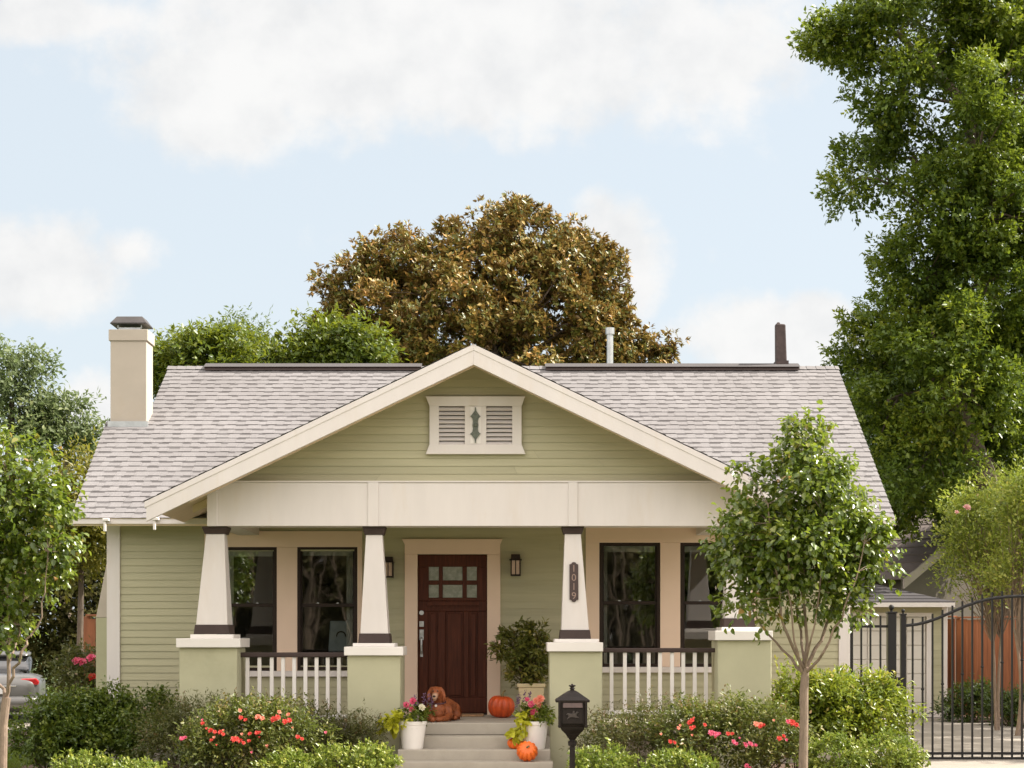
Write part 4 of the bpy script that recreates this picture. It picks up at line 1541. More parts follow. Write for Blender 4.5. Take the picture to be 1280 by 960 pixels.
# ---- magnolia behind the roof
YM = 42.0
tr = [(Vector((PX(630, YM), YM, -.1)), .40), (P(630, 600, YM), .33), (P(622, 480, YM), .26), (P(630, 400, YM), .18), (P(640, 320, YM), .10), (P(642, 270, YM), .05)]
ells = [E(640, 288, YM, 46, 42), E(600, 292, YM, 40, 34, 0, None, .7), E(682, 305, YM, 38, 36, 0, None, .8), E(588, 312, YM, 62, 48, -.5), E(505, 330, YM, 70, 44), E(700, 330, YM, 72, 48), E(470, 362, YM, 68, 50), E(560, 380, YM, 105, 60, -1.2), E(670, 385, YM, 100, 60, -1.2), E(745, 375, YM, 38, 52), E(728, 352, YM, 30, 28), E(775, 405, YM, 28, 34, 0, None, .8), E(430, 400, YM, 42, 40),
        E(620, 440, YM, 150, 55, -1), E(480, 440, YM, 90, 45, -.5), E(760, 435, YM, 62, 42), E(812, 444, YM, 26, 20, 0, None, .8), E(838, 436, YM, 18, 12, 0, None, .8)]
tree('magnolia_tree', 'large domed bronze and green leaved tree directly behind the house roof', 'tree', tr, ells, LM['magn'], M['bark_dk'], 105000, .42, 420, 9, .140, .070, twigs=120, broad=False, rosette=True, up=.6, droop=.05, shell=.45, tone=.75)

# ---- bright green trees left behind the ridge
YG1 = 36.0
ells = [E(252, 458, YG1, 52, 40), E(288, 450, YG1, 25, 32), E(215, 475, YG1, 28, 38), E(252, 430, YG1, 22, 10, 0, None, .7)]
tr = [(Vector((PX(258, YG1), YG1, -.1)), .2), (P(258, 600, YG1), .15), (P(255, 500, YG1), .10), (P(255, 440, YG1), .05)]
tree('leafy_tree', 'rounded bright green tree just right of the chimney behind the roof', 'tree', tr, ells, LM['green'], M['bark_dk'], 9000, .28, 110, 6, .14, .07, group='green trees behind the roof', spr=.25)
YG2 = 37.5
ells = [E(365, 450, YG2, 54, 28), E(425, 442, YG2, 55, 32), E(452, 436, YG2, 28, 28), E(425, 414, YG2, 50, 14, .3, None, .6), E(330, 452, YG2, 28, 28)]
tr = [(Vector((PX(400, YG2), YG2, -.1)), .22), (P(400, 600, YG2), .16), (P(402, 500, YG2), .10), (P(405, 440, YG2), .05)]
tree('leafy_tree', 'wide bright green tree in front of the bronze leaved magnolia', 'tree', tr, ells, LM['green'], M['bark_dk'], 12500, .28, 140, 6, .14, .07, group='green trees behind the roof', spr=.25)
YG3 = 48.0
ells = [E(297, 412, YG3, 24, 18), E(318, 408, YG3, 12, 14, 0, None, .6), E(212, 448, YG3, 22, 28), E(206, 500, YG3, 16, 34)]
tr = [(Vector((PX(262, YG3), YG3, -.1)), .2), (P(262, 600, YG3), .15), (P(256, 520, YG3), .11), (P(262, 470, YG3), .06)]
tree('airy_tree', 'thin grey green tree whose wisps show above the bright green trees', 'tree', tr, ells, LM['grey'], M['bark_dk'], 2600, .36, 44, 5, .15, .06, spr=.3)

# ---- far trees at the left edge
YF = 70.0
ells = [E(18, 470, YF, 42, 36), E(10, 520, YF, 60, 45), E(40, 500, YF, 28, 28), E(-30, 480, YF, 50, 60)]
tr = [(Vector((PX(10, YF), YF, -.1)), .4), (P(10, 700, YF), .32), (P(12, 580, YF), .22), (P(15, 500, YF), .1)]
tree('tall_tree', 'tall pale grey green tree far off at the left above the young tree', 'tree', tr, ells, LM['grey'], M['bark_dk'], 8500, .62, 90, 6, .25, .12, group='far trees at the left', spr=.5)
ells = [E(72, 508, YF, 20, 22), E(95, 530, YF, 26, 30), E(80, 555, YF, 45, 26), E(112, 548, YF, 14, 22), E(50, 540, YF, 30, 26)]
tr = [(Vector((PX(82, YF), YF, -.1)), .3), (P(82, 700, YF), .25), (P(82, 600, YF), .18), (P(84, 540, YF), .08)]
tree('tall_tree', 'smaller grey green tree far off just left of the roof corner', 'tree', tr, ells, LM['grey'], M['bark_dk'], 5200, .5, 80, 6, .24, .11, group='far trees at the left', spr=.5)

# ---- side garden on the left
YS = 33.0
ells = [E(100, 612, YS, 42, 36), E(122, 650, YS, 32, 50), E(85, 680, YS, 38, 45), E(104, 575, YS, 12, 20, 0, None, .5)]
tr = [(Vector((PX(100, YS), YS, -.1)), .14), (P(100, 800, YS), .06), (P(102, 700, YS), .05), (P(104, 620, YS), .03)]
tree('olive_green_tree', 'yellow green bushy tree between the left young tree and the roof corner', 'tree', tr, ells, LM['olive'], M['bark_dk'], 8500, .34, 70, 6, .13, .06, spr=.22)
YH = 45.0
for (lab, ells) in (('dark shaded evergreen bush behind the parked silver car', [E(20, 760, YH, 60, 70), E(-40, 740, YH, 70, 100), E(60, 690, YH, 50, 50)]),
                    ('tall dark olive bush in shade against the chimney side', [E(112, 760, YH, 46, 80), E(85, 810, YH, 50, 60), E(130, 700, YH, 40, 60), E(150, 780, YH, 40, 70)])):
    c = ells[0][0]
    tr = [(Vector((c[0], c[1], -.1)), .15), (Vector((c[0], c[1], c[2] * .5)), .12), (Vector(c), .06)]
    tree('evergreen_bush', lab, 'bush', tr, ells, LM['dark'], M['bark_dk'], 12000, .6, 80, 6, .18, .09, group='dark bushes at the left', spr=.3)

# ---- crape myrtles by the red fence
for (lab, YY, bx_, ells) in (
        ('multi stemmed yellow green crape myrtle nearer the gate arch in front of the red fence', 30.2, (1247, 1240, 1252),
         [E(1218, 668, 30.2, 36, 38), E(1250, 640, 30.2, 34, 34), E(1235, 715, 30.2, 50, 34), E(1200, 692, 30.2, 18, 28), E(1262, 700, 30.2, 30, 40), E(1203, 660, 30.2, 14, 16, 0, None, .6), E(1192, 738, 30.2, 22, 12, 0, None, .4)]),
        ('crape myrtle with paler leaning stems at the far right before the red fence', 28.6, (1272, 1280, 1268),
         [E(1275, 650, 28.6, 25, 45), E(1300, 690, 28.6, 40, 50), E(1290, 640, 28.6, 30, 30), E(1265, 725, 28.6, 30, 25)])):
    b0 = Vector((PX(bx_[0], YY), YY, -.03))
    root = thing('crape_myrtle', lab, 'tree', (b0.x, b0.y, 0), 'crape myrtles along the red fence')
    mb = MB()
    pos, ax, nn, LL, WW, rn, subs = crown_points(ells, 8600, .15, 150, 10, .080, .040, spr=.48, up=1.25, droop=0.0, shell=.3, flat=1.0)
    for k in range(2):
        top = P(bx_[0] + (-7, 9)[k], 765 + (8, -12)[k], YY + (-.15, .2)[k])
        pth = bend(b0 + Vector(((k - .5) * .05, (k % 2) * .05, 0)), top, -.0, 8)
        mb.tube(pth, np.linspace(.034, .020, 8), 7)
        for (s, e) in subs[k::2]:
            mb.tube(bend(pth[random.randint(5, 7)], s, .05, 4), [.009, .007, .005, .002], 5)
    mb.build('trunk', M['bark'], root)
    leaf_mesh('crown', LM['crape'], root, pos, ax, nn, LL, WW, rn)
    if bx_[0] == 1247:
        flower(root, P(1209, 634, 29.6), .07, LM['blush'], 'blossom', 16)
        flower(root, P(1196, 640, 29.8), .045, LM['blush'], 'blossom', 12)

# dark low shrubs under the red fence
for (lab, ells) in (('dark green low shrub at the garage end of the red fence', [E(1203, 882, 33.2, 28, 20), E(1222, 880, 33.0, 22, 22)]),
                    ('dark green low shrub under the crape myrtle stems', [E(1258, 888, 32.0, 26, 20), E(1282, 886, 31.5, 24, 22)])):
    shrub('low_shrub', lab, 'shrub', ells, LM['dkgreen'], 3600, .18, 36, 5, .09, .038, group='dark shrubs below the red fence', spr=.14)

# ---- shrubs in front of the porch
def dk(lab, ells, n, **kw):
    return shrub('evergreen_shrub', lab, 'shrub', ells, LM['shrub'], n, .13, 90, 6, .058, .030, group='dark green shrubs at the left corner', spr=.11, sprays=70, **kw)


dk('small dark green shrub nearest the lawn and parked car', [E(50, 918, 21.0, 32, 34), E(70, 905, 21.0, 26, 30)], 6000)
dk('tall dark green shrub below the left corner of the house', [E(105, 905, 21.2, 46, 36), E(135, 900, 21.2, 36, 34), E(90, 925, 20.9, 36, 30)], 10500)
dk('dark green shrub touching the siding beside the left porch pedestal', [E(182, 899, 21.4, 40, 30), E(165, 920, 21.0, 42, 32), E(205, 892, 21.5, 20, 22)], 8500)


def nand(lab, ells, n, sprays=60):
    return shrub('nandina_bush', lab, 'bush', ells, LM['nand'], n, .15, 70, 7, .050, .015, group='reddish fine leaved bushes by the porch', spr=.16, sprays=sprays, up=.7)


nand('reddish brown fine leaved bush in front of the left porch pedestal', [E(232, 915, 19.8, 46, 34), E(205, 925, 19.8, 30, 30), E(265, 905, 19.8, 40, 28)], 8000)
nand('low dark fine leaved bush under the left porch railing', [E(395, 918, 20.0, 38, 24), E(428, 925, 19.9, 24, 20), E(360, 910, 20.0, 30, 24)], 6500)
nand('small dark tuft of leaves against the second pedestal', [E(455, 920, 19.9, 17, 18)], 1500, 25)
nand('spreading green fine leaved bush right of the black mailbox', [E(790, 925, 19.4, 50, 32), E(760, 935, 19.3, 30, 26), E(825, 915, 19.5, 40, 30)], 9500, 120)


def rose(lab, ells, n, blooms):
    root, subs = shrub('rose_bush', lab, 'rose bush', ells, LM['rose'], n, .15, 90, 6, .046, .025, group='flowering rose bushes before the porch', spr=.15, sprays=80, up=.7, broad=True)
    for (px, py, r, mt) in blooms:
        Y = 18.42
        for k in range(2 if r > .031 else 1):
            flower(root, P(px + k * 5 * random.uniform(.6, 1.2), py + k * random.uniform(-3, 3), Y + .05 * k), r * (.82 - .15 * k), LM[mt], 'rose_bloom', 13, (random.uniform(-.4, .5), -.7, .5))
    for k in range(11):
        px, py = random.choice(blooms)[:2]
        flower(root, P(px + random.gauss(0, 16), py + random.gauss(3, 9), 18.5), random.uniform(.012, .021), LM[random.choice(('red', 'pink', 'salmon'))], 'rose_bud', 8)
    return root


rose('rose bush with coral red blooms in front of the left porch railing', [E(300, 925, 19.0, 62, 36), E(350, 920, 19.0, 55, 38), E(262, 935, 18.9, 30, 26), E(320, 898, 19.1, 40, 14)], 11500,
     [(227, 923, .034, 'pink'), (253, 904, .03, 'red'), (263, 913, .038, 'red'), (275, 915, .036, 'red'), (292, 924, .046, 'red'), (300, 926, .036, 'red'), (312, 917, .03, 'red'), (321, 916, .034, 'red'),
      (301, 897, .034, 'red'), (322, 896, .044, 'salmon'), (342, 899, .050, 'red'), (356, 902, .042, 'red'), (362, 901, .03, 'red'), (372, 921, .034, 'red'), (300, 888, .028, 'salmon'), (349, 890, .03, 'salmon'), (360, 893, .03, 'salmon'), (311, 926, .028, 'red'), (264, 925, .026, 'red')])
rose('rose bush with scattered pink and coral blooms in front of the right porch railing', [E(880, 925, 19.0, 55, 36), E(935, 922, 19.0, 60, 40), E(975, 920, 19.0, 28, 36), E(900, 897, 19.1, 50, 14)], 12500,
     [(862, 903, .040, 'red'), (864, 910, .034, 'red'), (889, 916, .048, 'pink'), (895, 917, .034, 'pink'), (910, 917, .034, 'red'), (917, 927, .036, 'pink'), (932, 931, .040, 'pink'), (939, 930, .032, 'pink'), (945, 905, .044, 'salmon'),
      (950, 908, .034, 'red'), (974, 923, .040, 'red'), (990, 903, .050, 'red'), (985, 902, .036, 'pink'), (854, 945, .030, 'pink'), (933, 957, .034, 'pink'), (838, 927, .034, 'red'), (881, 906, .030, 'red'), (848, 910, .028, 'salmon')])


def priv(lab, ells, n, **kw):
    return shrub('privet_bush', lab, 'bush', ells, LM['privet'], n, .17, 90, 6, .062, .032, group='bright green bushes by the gate', spr=.14, sprays=60, broad=True, up=.6, **kw)


priv('bright green bush between the young tree and the right porch pedestal', [E(995, 880, 20.4, 34, 34), E(1030, 885, 20.3, 34, 36), E(975, 905, 20.4, 26, 30)], 7500)
priv('largest bright green bush beside the black iron gate', [E(1075, 885, 20.6, 44, 40), E(1105, 890, 20.7, 30, 38), E(1055, 912, 20.3, 40, 30)], 9500)


def boxw(lab, ells, n):
    return shrub('boxwood', lab, 'shrub', ells, LM['box'], n, .09, 110, 6, .042, .027, group='low light green boxwoods along the front', spr=.055, broad=True, up=.8, droop=.0, shell=.7, stems=4)


boxw('low light green boxwood in front of the leftmost dark shrubs', [E(103, 967, 18.2, 42, 18, 0, .36)], 4500)
boxw('small light green boxwood second from the left edge of the bed', [E(178, 970, 18.2, 30, 14, 0, .3)], 3200)
boxw('long light green boxwood beside the front steps and the left white flower pot', [E(440, 958, 18.3, 58, 26, 0, .36), E(475, 962, 18.3, 30, 24, 0, .3)], 7000)
boxw('light green boxwood below the coral rose bush', [E(362, 964, 18.2, 36, 18, 0, .3)], 3500)
boxw('light green boxwood beside the mailbox post', [E(752, 962, 17.8, 38, 24, 0, .33)], 4200)
boxw('light green boxwood between the mailbox and the slim tree trunk', [E(848, 966, 18.0, 44, 20, 0, .33)], 4200)
boxw('light green boxwood just right of the slim tree trunk', [E(1045, 950, 18.4, 38, 24, 0, .33)], 5000)
boxw('light green boxwood closest to the iron gate', [E(1110, 950, 18.6, 40, 25, 0, .33)], 5000)

# shrub with pink flowers beside the chimney
root, subs = shrub('flowering_shrub', 'green shrub with a few pink flowers below the chimney side', 'shrub', [E(98, 850, 26.0, 26, 26), E(112, 840, 26.2, 14, 22)], LM['nand'], 3000, .2, 34, 6, .085, .03, spr=.2, up=.8)
for (px, py, mt) in ((96, 826, 'pink'), (103, 827, 'pink'), (114, 822, 'pink'), (115, 846, 'red')):
    flower(root, P(px, py, 25.7), .075, LM[mt], 'bloom', 14)

# lawn at the left
n = 16000
gx = RNG.uniform(-8.6, -6.2, n)
gy = RNG.uniform(21.6, 25.55, n)
leaf_mesh('grass', LM['grass'], None, np.stack([gx, gy, np.zeros(n)], 1), np.stack([RNG.normal(size=n) * .35, RNG.normal(size=n) * .35, np.ones(n)], 1), RNG.normal(size=(n, 3)), RNG.uniform(.03, .07, n), RNG.uniform(.006, .012, n), RNG.random(n))
tag(bpy.data.objects['grass'], 'short green lawn grass beside the driveway bed', 'grass', kind='stuff')

# a tree standing right of the view: it shades the driveway
XS, YSH = 16.2, 29.5
tr = [(Vector((XS, YSH, -.1)), .2), (Vector((XS, YSH, 1.5)), .16), (Vector((XS + .1, YSH, 4.5)), .12), (Vector((XS, YSH, 8)), .06)]
ells = [((XS + dx_, YSH + dy_, z), (1.9, 2.6, 1.5), 1.0) for dx_, dy_, z in ((0, -3.5, 8.6), (.3, 1.5, 8.0), (-.3, 0, 10.4), (.3, -2.5, 10.2), (0, 4.0, 8.2), (.2, -1, 6.2), (.5, 3, 10.6))]
tree('shade_tree', 'leafy tree standing right of the driveway and shading it', 'tree', tr, ells, LM['green'], M['bark_dk'], 26000, .55, 130, 6, .18, .09, twigs=50)

# the planted far side of the street, seen only as reflections in the windows
ells = [((x + random.uniform(-.6, .6), yy + random.uniform(-.8, .8), z), (2.4, 1.6, 2.0), 1.0) for yy in (-24.0, -28.5) for x in np.arange(-19 + (yy < -26) * 1.4, 20, 2.8) for z in (1.0, 3.4, 5.9)]
pos, ax, nn, LL, WW, rn, subs = crown_points(ells, 150000, 1.3, 900, 6, .36, .20, spr=.5, shell=.05)
mb = MB()
for x in np.arange(-15, 16, 1.9):
    b0 = np.array([x + random.uniform(-.5, .5), -20.6 + random.uniform(-.5, .5), 0.0])
    for k in range(5):
        e0 = b0 + np.array([random.uniform(-1.6, 1.6), random.uniform(-.5, .5), random.uniform(3.5, 6.5)])
        q = bend(b0 + np.array([0, 0, .3]), e0, .1, 7)
        mb.tube(q, np.linspace(.055, .012, 7), 5)
        for m_ in range(5):
            a_ = q[random.randint(2, 6)]
            mb.tube(bend(a_, a_ + np.array([random.uniform(-1, 1), random.uniform(-.3, .3), random.uniform(.2, 1.3)]), .15, 5), np.linspace(.02, .006, 5), 4)
tag(mb.build('bare_branches', M['bark'], None), 'bare pale branches before the trees across the street', 'branches', kind='stuff')
o = leaf_mesh('treeline', LM['street'], None, pos, ax, nn, LL, WW, rn)
tag(o, 'dark row of trees across the street mirrored in the windows', 'trees', kind='stuff')


# ================================================================== GARAGE, NEIGHBOUR, FENCES, GATE
YGA = 34.8
gx = lambda p: PX(p, YGA)
gz = lambda p: PZ(p, YGA)
garage = thing('garage', 'pale green detached garage with a white panelled door and dark hipped roof', 'garage', (gx(1120), YGA, 0))
G0, G1 = gx(1040), gx(1182)
mb = MB()
D0, D1 = gx(1060), gx(1158)
gtop = gz(757)
gh = [(D0 - .02, D1 + .02, 0, gz(771))]
lap_siding(mb, 0.03, gtop + .02, lambda z: (G0, G1), lambda u, o, z: (u, YGA - o, z), gh, .15, .014)
mb.box(G0 + .01, G1 - .01, YGA + 6, YGA + 6.1, 0, gtop)
mb.box(G0, G0 + .1, YGA + .02, YGA + 6, 0, gtop)
mb.box(G1 - .1, G1 - .002, YGA + .02, YGA + 6, 0, gtop)
mb.build('wall', M['siding'], garage)
mb = MB()
mb.box(D1, gx(1165), YGA - .03, YGA + .08, .02, gz(771))
mb.box(gx(1053), D0, YGA - .03, YGA + .08, .02, gz(771))
mb.box(gx(1053), gx(1165), YGA - .035, YGA + .08, gz(771) + .001, gz(766))
mb.build('door_trim', M['trim'], garage, bevel=.006)
MB().box(gx(1177), G1 + .03, YGA - .035, YGA + .1, .02, gtop).build('corner_board', M['trim'], garage, bevel=.006)
MB().box(gx(1165) + .01, gx(1177) - .01, YGA - .03, YGA - .012, .02, .16).build('skirting', M['trim'], garage)
gd = MB()
zt_ = gz(771)
rows = 7
for k in range(rows):
    z0, z1 = .03 + (zt_ - .03) * k / rows + .006, .03 + (zt_ - .03) * (k + 1) / rows - .006
    for j in range(4):
        a, b = D0 + (D1 - D0) * j / 4 + .01, D0 + (D1 - D0) * (j + 1) / 4 - .01
        gd.frustum((a + b) / 2, YGA + .05, z0, (b - a) / 2, .02, z1, (b - a) / 2, .026)
gd.box(D0, D1, YGA + .06, YGA + .09, .02, zt_)
M['gdoor'] = surf('white_garage_door', (0.62, 0.58, 0.53), 0.55, 0.05, 2.0)
gd.build('garage_door', M['gdoor'], garage, bevel=.008)
# hipped roof: two slopes in dark courses
E0, E1 = gx(1030), gx(1187)
ez = gz(753)
hz, hy = gz(723) + .12, YGA + 2.0
mb = MB()
n = 9
for k in range(n):
    a, b = k / n, (k + 1) / n
    y0, y1 = YGA - .4 + (hy - YGA + .4) * a, YGA - .4 + (hy - YGA + .4) * b
    z0, z1 = ez + (hz - ez) * a, ez + (hz - ez) * b
    xa, xb = E1 - 1.9 * a, E1 - 1.9 * b
    mb.add([(E0, y0, z0 - .012), (xa, y0, z0 - .012), (xa, y0, z0 + .012), (E0, y0, z0 + .012), (xb, y1, z1), (E0, y1, z1)], [(0, 1, 2, 3), (3, 2, 4, 5)], random.uniform(.3, .9))
    yb0 = YGA + 6.4 - 2.0 * a
    yb1 = YGA + 6.4 - 2.0 * b
    mb.add([(xa, y0, z0 + .012), (xa, yb0, z0 + .012), (xb, yb1, z1), (xb, y1, z1)], [(0, 1, 2, 3)], random.uniform(.3, .9))
mb.build('roof', M['shingle_dk'], garage)
MB().box(E0, E1, YGA - .43, YGA - .395, ez - .10, ez - .01).build('fascia_board', M['trim'], garage)
MB().box(E0, E1 - .03, YGA - .39, YGA + .0, ez - .09, ez - .07).build('soffit', M['soffit'], garage)

# the neighbouring house: turned, its gable faces right
nb = thing('neighbouring_house', 'brown shingled house behind the garage with a pale edged gable in shade', 'house', (0, 0, 0))
zr, ze = 2.05, 0.0
mb = MB()
n = 10
hw_ = 3.6
Ln = 9.0
for s in (-1, 1):
    for k in range(n):
        a, b = k / n, (k + 1) / n
        x0, x1 = s * hw_ * (1 - a), s * hw_ * (1 - b)
        z0, z1 = ze + zr * a, ze + zr * b
        vs = [(x0, 0, z0 + .02), (x0, Ln, z0 + .02), (x1, Ln, z1), (x1, 0, z1), (x0, 0, z0 - .004), (x0, Ln, z0 - .004)]
        mb.add(vs, [(0, 1, 2, 3), (0, 4, 5, 1)] if s > 0 else [(3, 2, 1, 0), (1, 5, 4, 0)], random.uniform(.3, .9))
rf = mb.build('roof', M['shingle_br'], nb)
mb = MB()
for s in (-1, 1):
    poly = [(s * (hw_ + .02), ze - .22), (s * (hw_ + .02), ze + .0), (0, ze + zr + .0), (0, ze + zr - .24)]
    mb.prism(poly, -.03, .02, 'y')
mb.build('barge_board', surf('grey_beige_barge_paint', (0.36, 0.31, 0.26), .6), nb, fix=True)
mb = MB()
mb.prism([(-hw_ + .5, -3.4), (hw_ - .5, -3.4), (hw_ - .5, ze + .1), (0, ze + zr - .2), (-hw_ + .5, ze + .1)], .5, .6, 'y')
mb.box(-hw_ + .5, -hw_ + .6, .6, Ln - .3, -3.4, ze + .1)
mb.box(hw_ - .6, hw_ - .5, .6, Ln - .3, -3.4, ze + .1)
mb.build('wall', surf('shade_darkened_house_paint', (0.10, 0.08, 0.06), .7), nb, fix=True)  # dark brown puts the shade on the gable wall into its colour
cn = P(1130, 724, 40.0)
ang = R(38)
# front left corner of the roof sits at cn
nb.rotation_euler = (0, 0, ang)
off = Matrix.Rotation(ang, 3, 'Z') @ Vector((-hw_, 0, 0))
nb.location = (cn.x - off.x, cn.y - off.y, cn.z)

# cedar fence on the right
def fence(name, label, p0, p1, h, post_every=2.4):
    d = Vector((p1[0] - p0[0], p1[1] - p0[1], 0))
    ln = d.length
    root = thing(name, label, 'fence', (p0[0], p0[1], 0))
    root_rot = math.atan2(d.y, d.x)
    m = MB()
    k = 0
    x = 0
    while x < ln:
        w = min(.14, ln - x)
        hh = h + random.uniform(-.012, .012)
        m.box(x + .003, x + w - .003, -.011, .011, .04, hh, random.random())
        x += .142
    o = m.build('boards', M['cedar'], None)
    o.parent = root
    x = 0
    while x < ln + .1:
        q = MB().box(x - .05, x + .05, .013, .11, 0, h + .03).build('post', M['cedar'], None, bevel=.006)
        q.parent = root
        x += post_every
    q = MB().box(0, ln, -.06, .06, h + .032, h + .065).build('cap_rail', M['cedar'], None, bevel=.004)
    q.parent = root
    root.rotation_euler = (0, 0, root_rot)
    return root


fence('cedar_fence', 'red brown cedar board fence running beside the driveway behind the crape myrtles', (gx(1206), 35.4), (PX(1330, 33.0), 33.0), 2.0)
fence('cedar_fence', 'short dark cedar fence panel in shade against the garage corner', (gx(1184), 36.2), (gx(1205), 35.5), 2.02)
fence('cedar_fence', 'narrow strip of red cedar fence left of the chimney base', (PX(108, 27.0), 27.0), (PX(143, 27.0), 27.0), PZ(773, 27.0))

# ---- iron fence and arched gate
YI = 23.2
ix = lambda p: PX(p, YI)
iz = lambda p: PZ(p, YI)


def finial(m, x, z, r):
    m.ball((x, YI, z + r * 1.5), r, 12)
    m.tube([(x, YI, z), (x, YI, z + r * .6)], r * .5, 10)


fe = thing('iron_fence', 'short black iron fence section with ball topped post between house and gate', 'fence', (ix(1090), YI, 0))
mb = MB()
mb.box(ix(1060.5), ix(1066), YI - .03, YI + .03, 0, iz(778))
mb.build('post', M['iron'], fe, bevel=.004)
mb = MB()
mb.box(ix(1109), ix(1119.5), YI - .057, YI + .057, 0, iz(767))
mb.box(ix(1108), ix(1120.5), YI - .067, YI + .067, iz(767), iz(764.5))
finial(mb, ix(1114.2), iz(764.5), .038)
mb.build('post', M['iron'], fe, bevel=.004)
for y in (783, 930):
    MB().box(ix(1066), ix(1109), YI - .018, YI + .018, iz(y + 1.6), iz(y - 1.6)).build('rail', M['iron'], fe)
for p in (1076.5, 1088, 1100.5):
    MB().box(ix(p) - .012, ix(p) + .012, YI - .012, YI + .012, .1, iz(769.5)).build('picket', M['iron'], fe)

gate = thing('iron_gate', 'black wrought iron driveway gate with a rising arched top rail', 'gate', (ix(1200), YI, 0))
mb = MB()
mb.box(ix(1125.5), ix(1132), YI - .036, YI + .036, .03, iz(769))
mb.box(ix(1124.8), ix(1132.8), YI - .042, YI + .042, iz(769), iz(767))
finial(mb, ix(1128.8), iz(767), .026)
mb.build('gate_post', M['iron'], gate, bevel=.003)
arch = [(1132, 782), (1146, 780.5), (1160, 777), (1173, 772.5), (1190, 765), (1207, 757.5), (1223, 752), (1240, 748), (1260, 745.8), (1280, 745), (1310, 746), (1350, 752)]


def arch_z(px):
    xs = [a for a, _ in arch]
    return float(np.interp(px, xs, [iz(b) for _, b in arch]))


mb = MB()
mb.tube([(ix(a), YI, iz(b)) for a, b in arch], .021, 8)
mb.build('arch_rail', M['iron'], gate)
for y, h in ((941.7, 1.6), (948.5, 2.2)):
    MB().box(ix(1132), ix(1350), YI - .02, YI + .02, iz(y + h), iz(y - h)).build('rail', M['iron'], gate)
knock = {1: 861.5, 3: 855, 5: 842.5, 7: 833.5, 9: 828, 11: 825}
for k in range(17):
    p = 1140.8 + 12.42 * k
    pk_ = MB().box(ix(p) - .0125, ix(p) + .0125, YI - .0095, YI + .0095, iz(947), arch_z(p) + .085).build('picket', M['iron'], gate)
    if k % 2 == 1 and k < 13:
        m = MB()
        m.ball((ix(p), YI, iz(knock[k])), .024, 10, (1, 1, .8))
        m.build('knuckle', M['iron'], pk_)
MB().box(ix(1119.6), ix(1125.4), YI - .04, YI + .03, iz(858), iz(846.5)).build('latch', M['iron'], gate, bevel=.004)

# ================================================================== PARKED CAR (rear view, left edge)
car = thing('parked_car', 'silver saloon car parked behind the left young tree with a red tail light showing', 'car', (0, 0, 0))
M['silver'] = surf('silver_car_paint', (0.18, 0.176, 0.170), 0.32, 0.04, 3.0, metal=0.7)  # silver darkened: the tree shade over the car is put into the colour
M['blackgl'] = surf('dark_car_glass', (0.012, 0.012, 0.013), 0.06, 0.1, 3.0, spec=0.8)
M['tail'] = surf('red_tail_lens', (0.42, 0.012, 0.016), 0.2, 0.1, 8.0, spec=0.7)
M['tyre'] = surf('tyre_rubber', (0.02, 0.02, 0.02), 0.85, 0.2, 20.0)
M['chrome'] = surf('chrome', (0.6, 0.6, 0.6), 0.15, 0.05, 5.0, metal=1.0)
M['plate'] = surf('plate_white', (0.6, 0.6, 0.6), 0.4, 0.05, 9.0)


def loft(stations, nper=20):
    """stations along y: (y, half width, z low, z high, roundness)"""
    m = MB()
    rings = []
    for (y, hw, z0, z1, e) in stations:
        cz, hz_ = (z0 + z1) / 2, (z1 - z0) / 2
        ring = []
        for k in range(nper):
            a = 2 * math.pi * (k + .5) / nper
            ca, sa = math.cos(a), math.sin(a)
            ring.append((hw * math.copysign(abs(ca) ** e, ca), y, cz + hz_ * math.copysign(abs(sa) ** e, sa)))
        rings.append(ring)
    vs = [p for r_ in rings for p in r_]
    fs = []
    for i in range(len(rings) - 1):
        for k in range(nper):
            k2 = (k + 1) % nper
            fs.append((i * nper + k, i * nper + k2, (i + 1) * nper + k2, (i + 1) * nper + k))
    fs.append(tuple(range(nper)))
    fs.append(tuple(range(len(vs) - 1, len(vs) - 1 - nper, -1)))
    m.add(vs, fs)
    return m


body = loft([(-2.24, .66, .40, .80, .45), (-2.22, .76, .34, .90, .40), (-2.10, .85, .27, .985, .36), (-1.8, .895, .22, 1.02, .34), (-1.3, .91, .20, 1.03, .34), (0, .915, .20, .99, .34), (1.0, .91, .20, .96, .34), (1.7, .885, .22, .88, .36), (2.1, .80, .28, .76, .42), (2.25, .66, .36, .66, .5)], 28).build('body', M['silver'], car, smooth=True)
loft([(-1.62, .62, .96, 1.02, .5), (-1.3, .68, .95, 1.17, .45), (-.85, .70, .95, 1.38, .42), (-.3, .69, .95, 1.44, .42), (.3, .68, .95, 1.42, .42), (.9, .68, .95, 1.20, .45), (1.35, .66, .93, .98, .5)], 24).build('cabin', M['blackgl'], car, smooth=True)
loft([(-.95, .60, 1.34, 1.40, .6), (-.7, .655, 1.34, 1.445, .5), (-.2, .66, 1.36, 1.465, .5), (.25, .65, 1.36, 1.445, .5), (.5, .60, 1.34, 1.40, .6)], 20).build('roof', M['silver'], car, smooth=True)
for sx in (-1, 1):
    m = MB()
    m.prism([(sx * .50, .80), (sx * .84, .79), (sx * .86, .86), (sx * .80, .93), (sx * .52, .92)][::sx], -2.20, -1.98, 'y')
    m.build('tail_light', M['tail'], car, bevel=.02, fix=True)
m = loft([(-2.30, .70, .36, .52, .4), (-2.27, .80, .33, .56, .4), (-2.16, .87, .30, .60, .4), (-1.95, .90, .28, .60, .4)], 24)
m.build('bumper', M['silver'], car, smooth=True)
MB().box(-.26, .26, -2.315, -2.29, .62, .73).build('number_plate', M['plate'], car, bevel=.006)
MB().box(-.45, .45, -2.262, -2.20, .76, .785).build('chrome_strip', M['chrome'], car, bevel=.006)
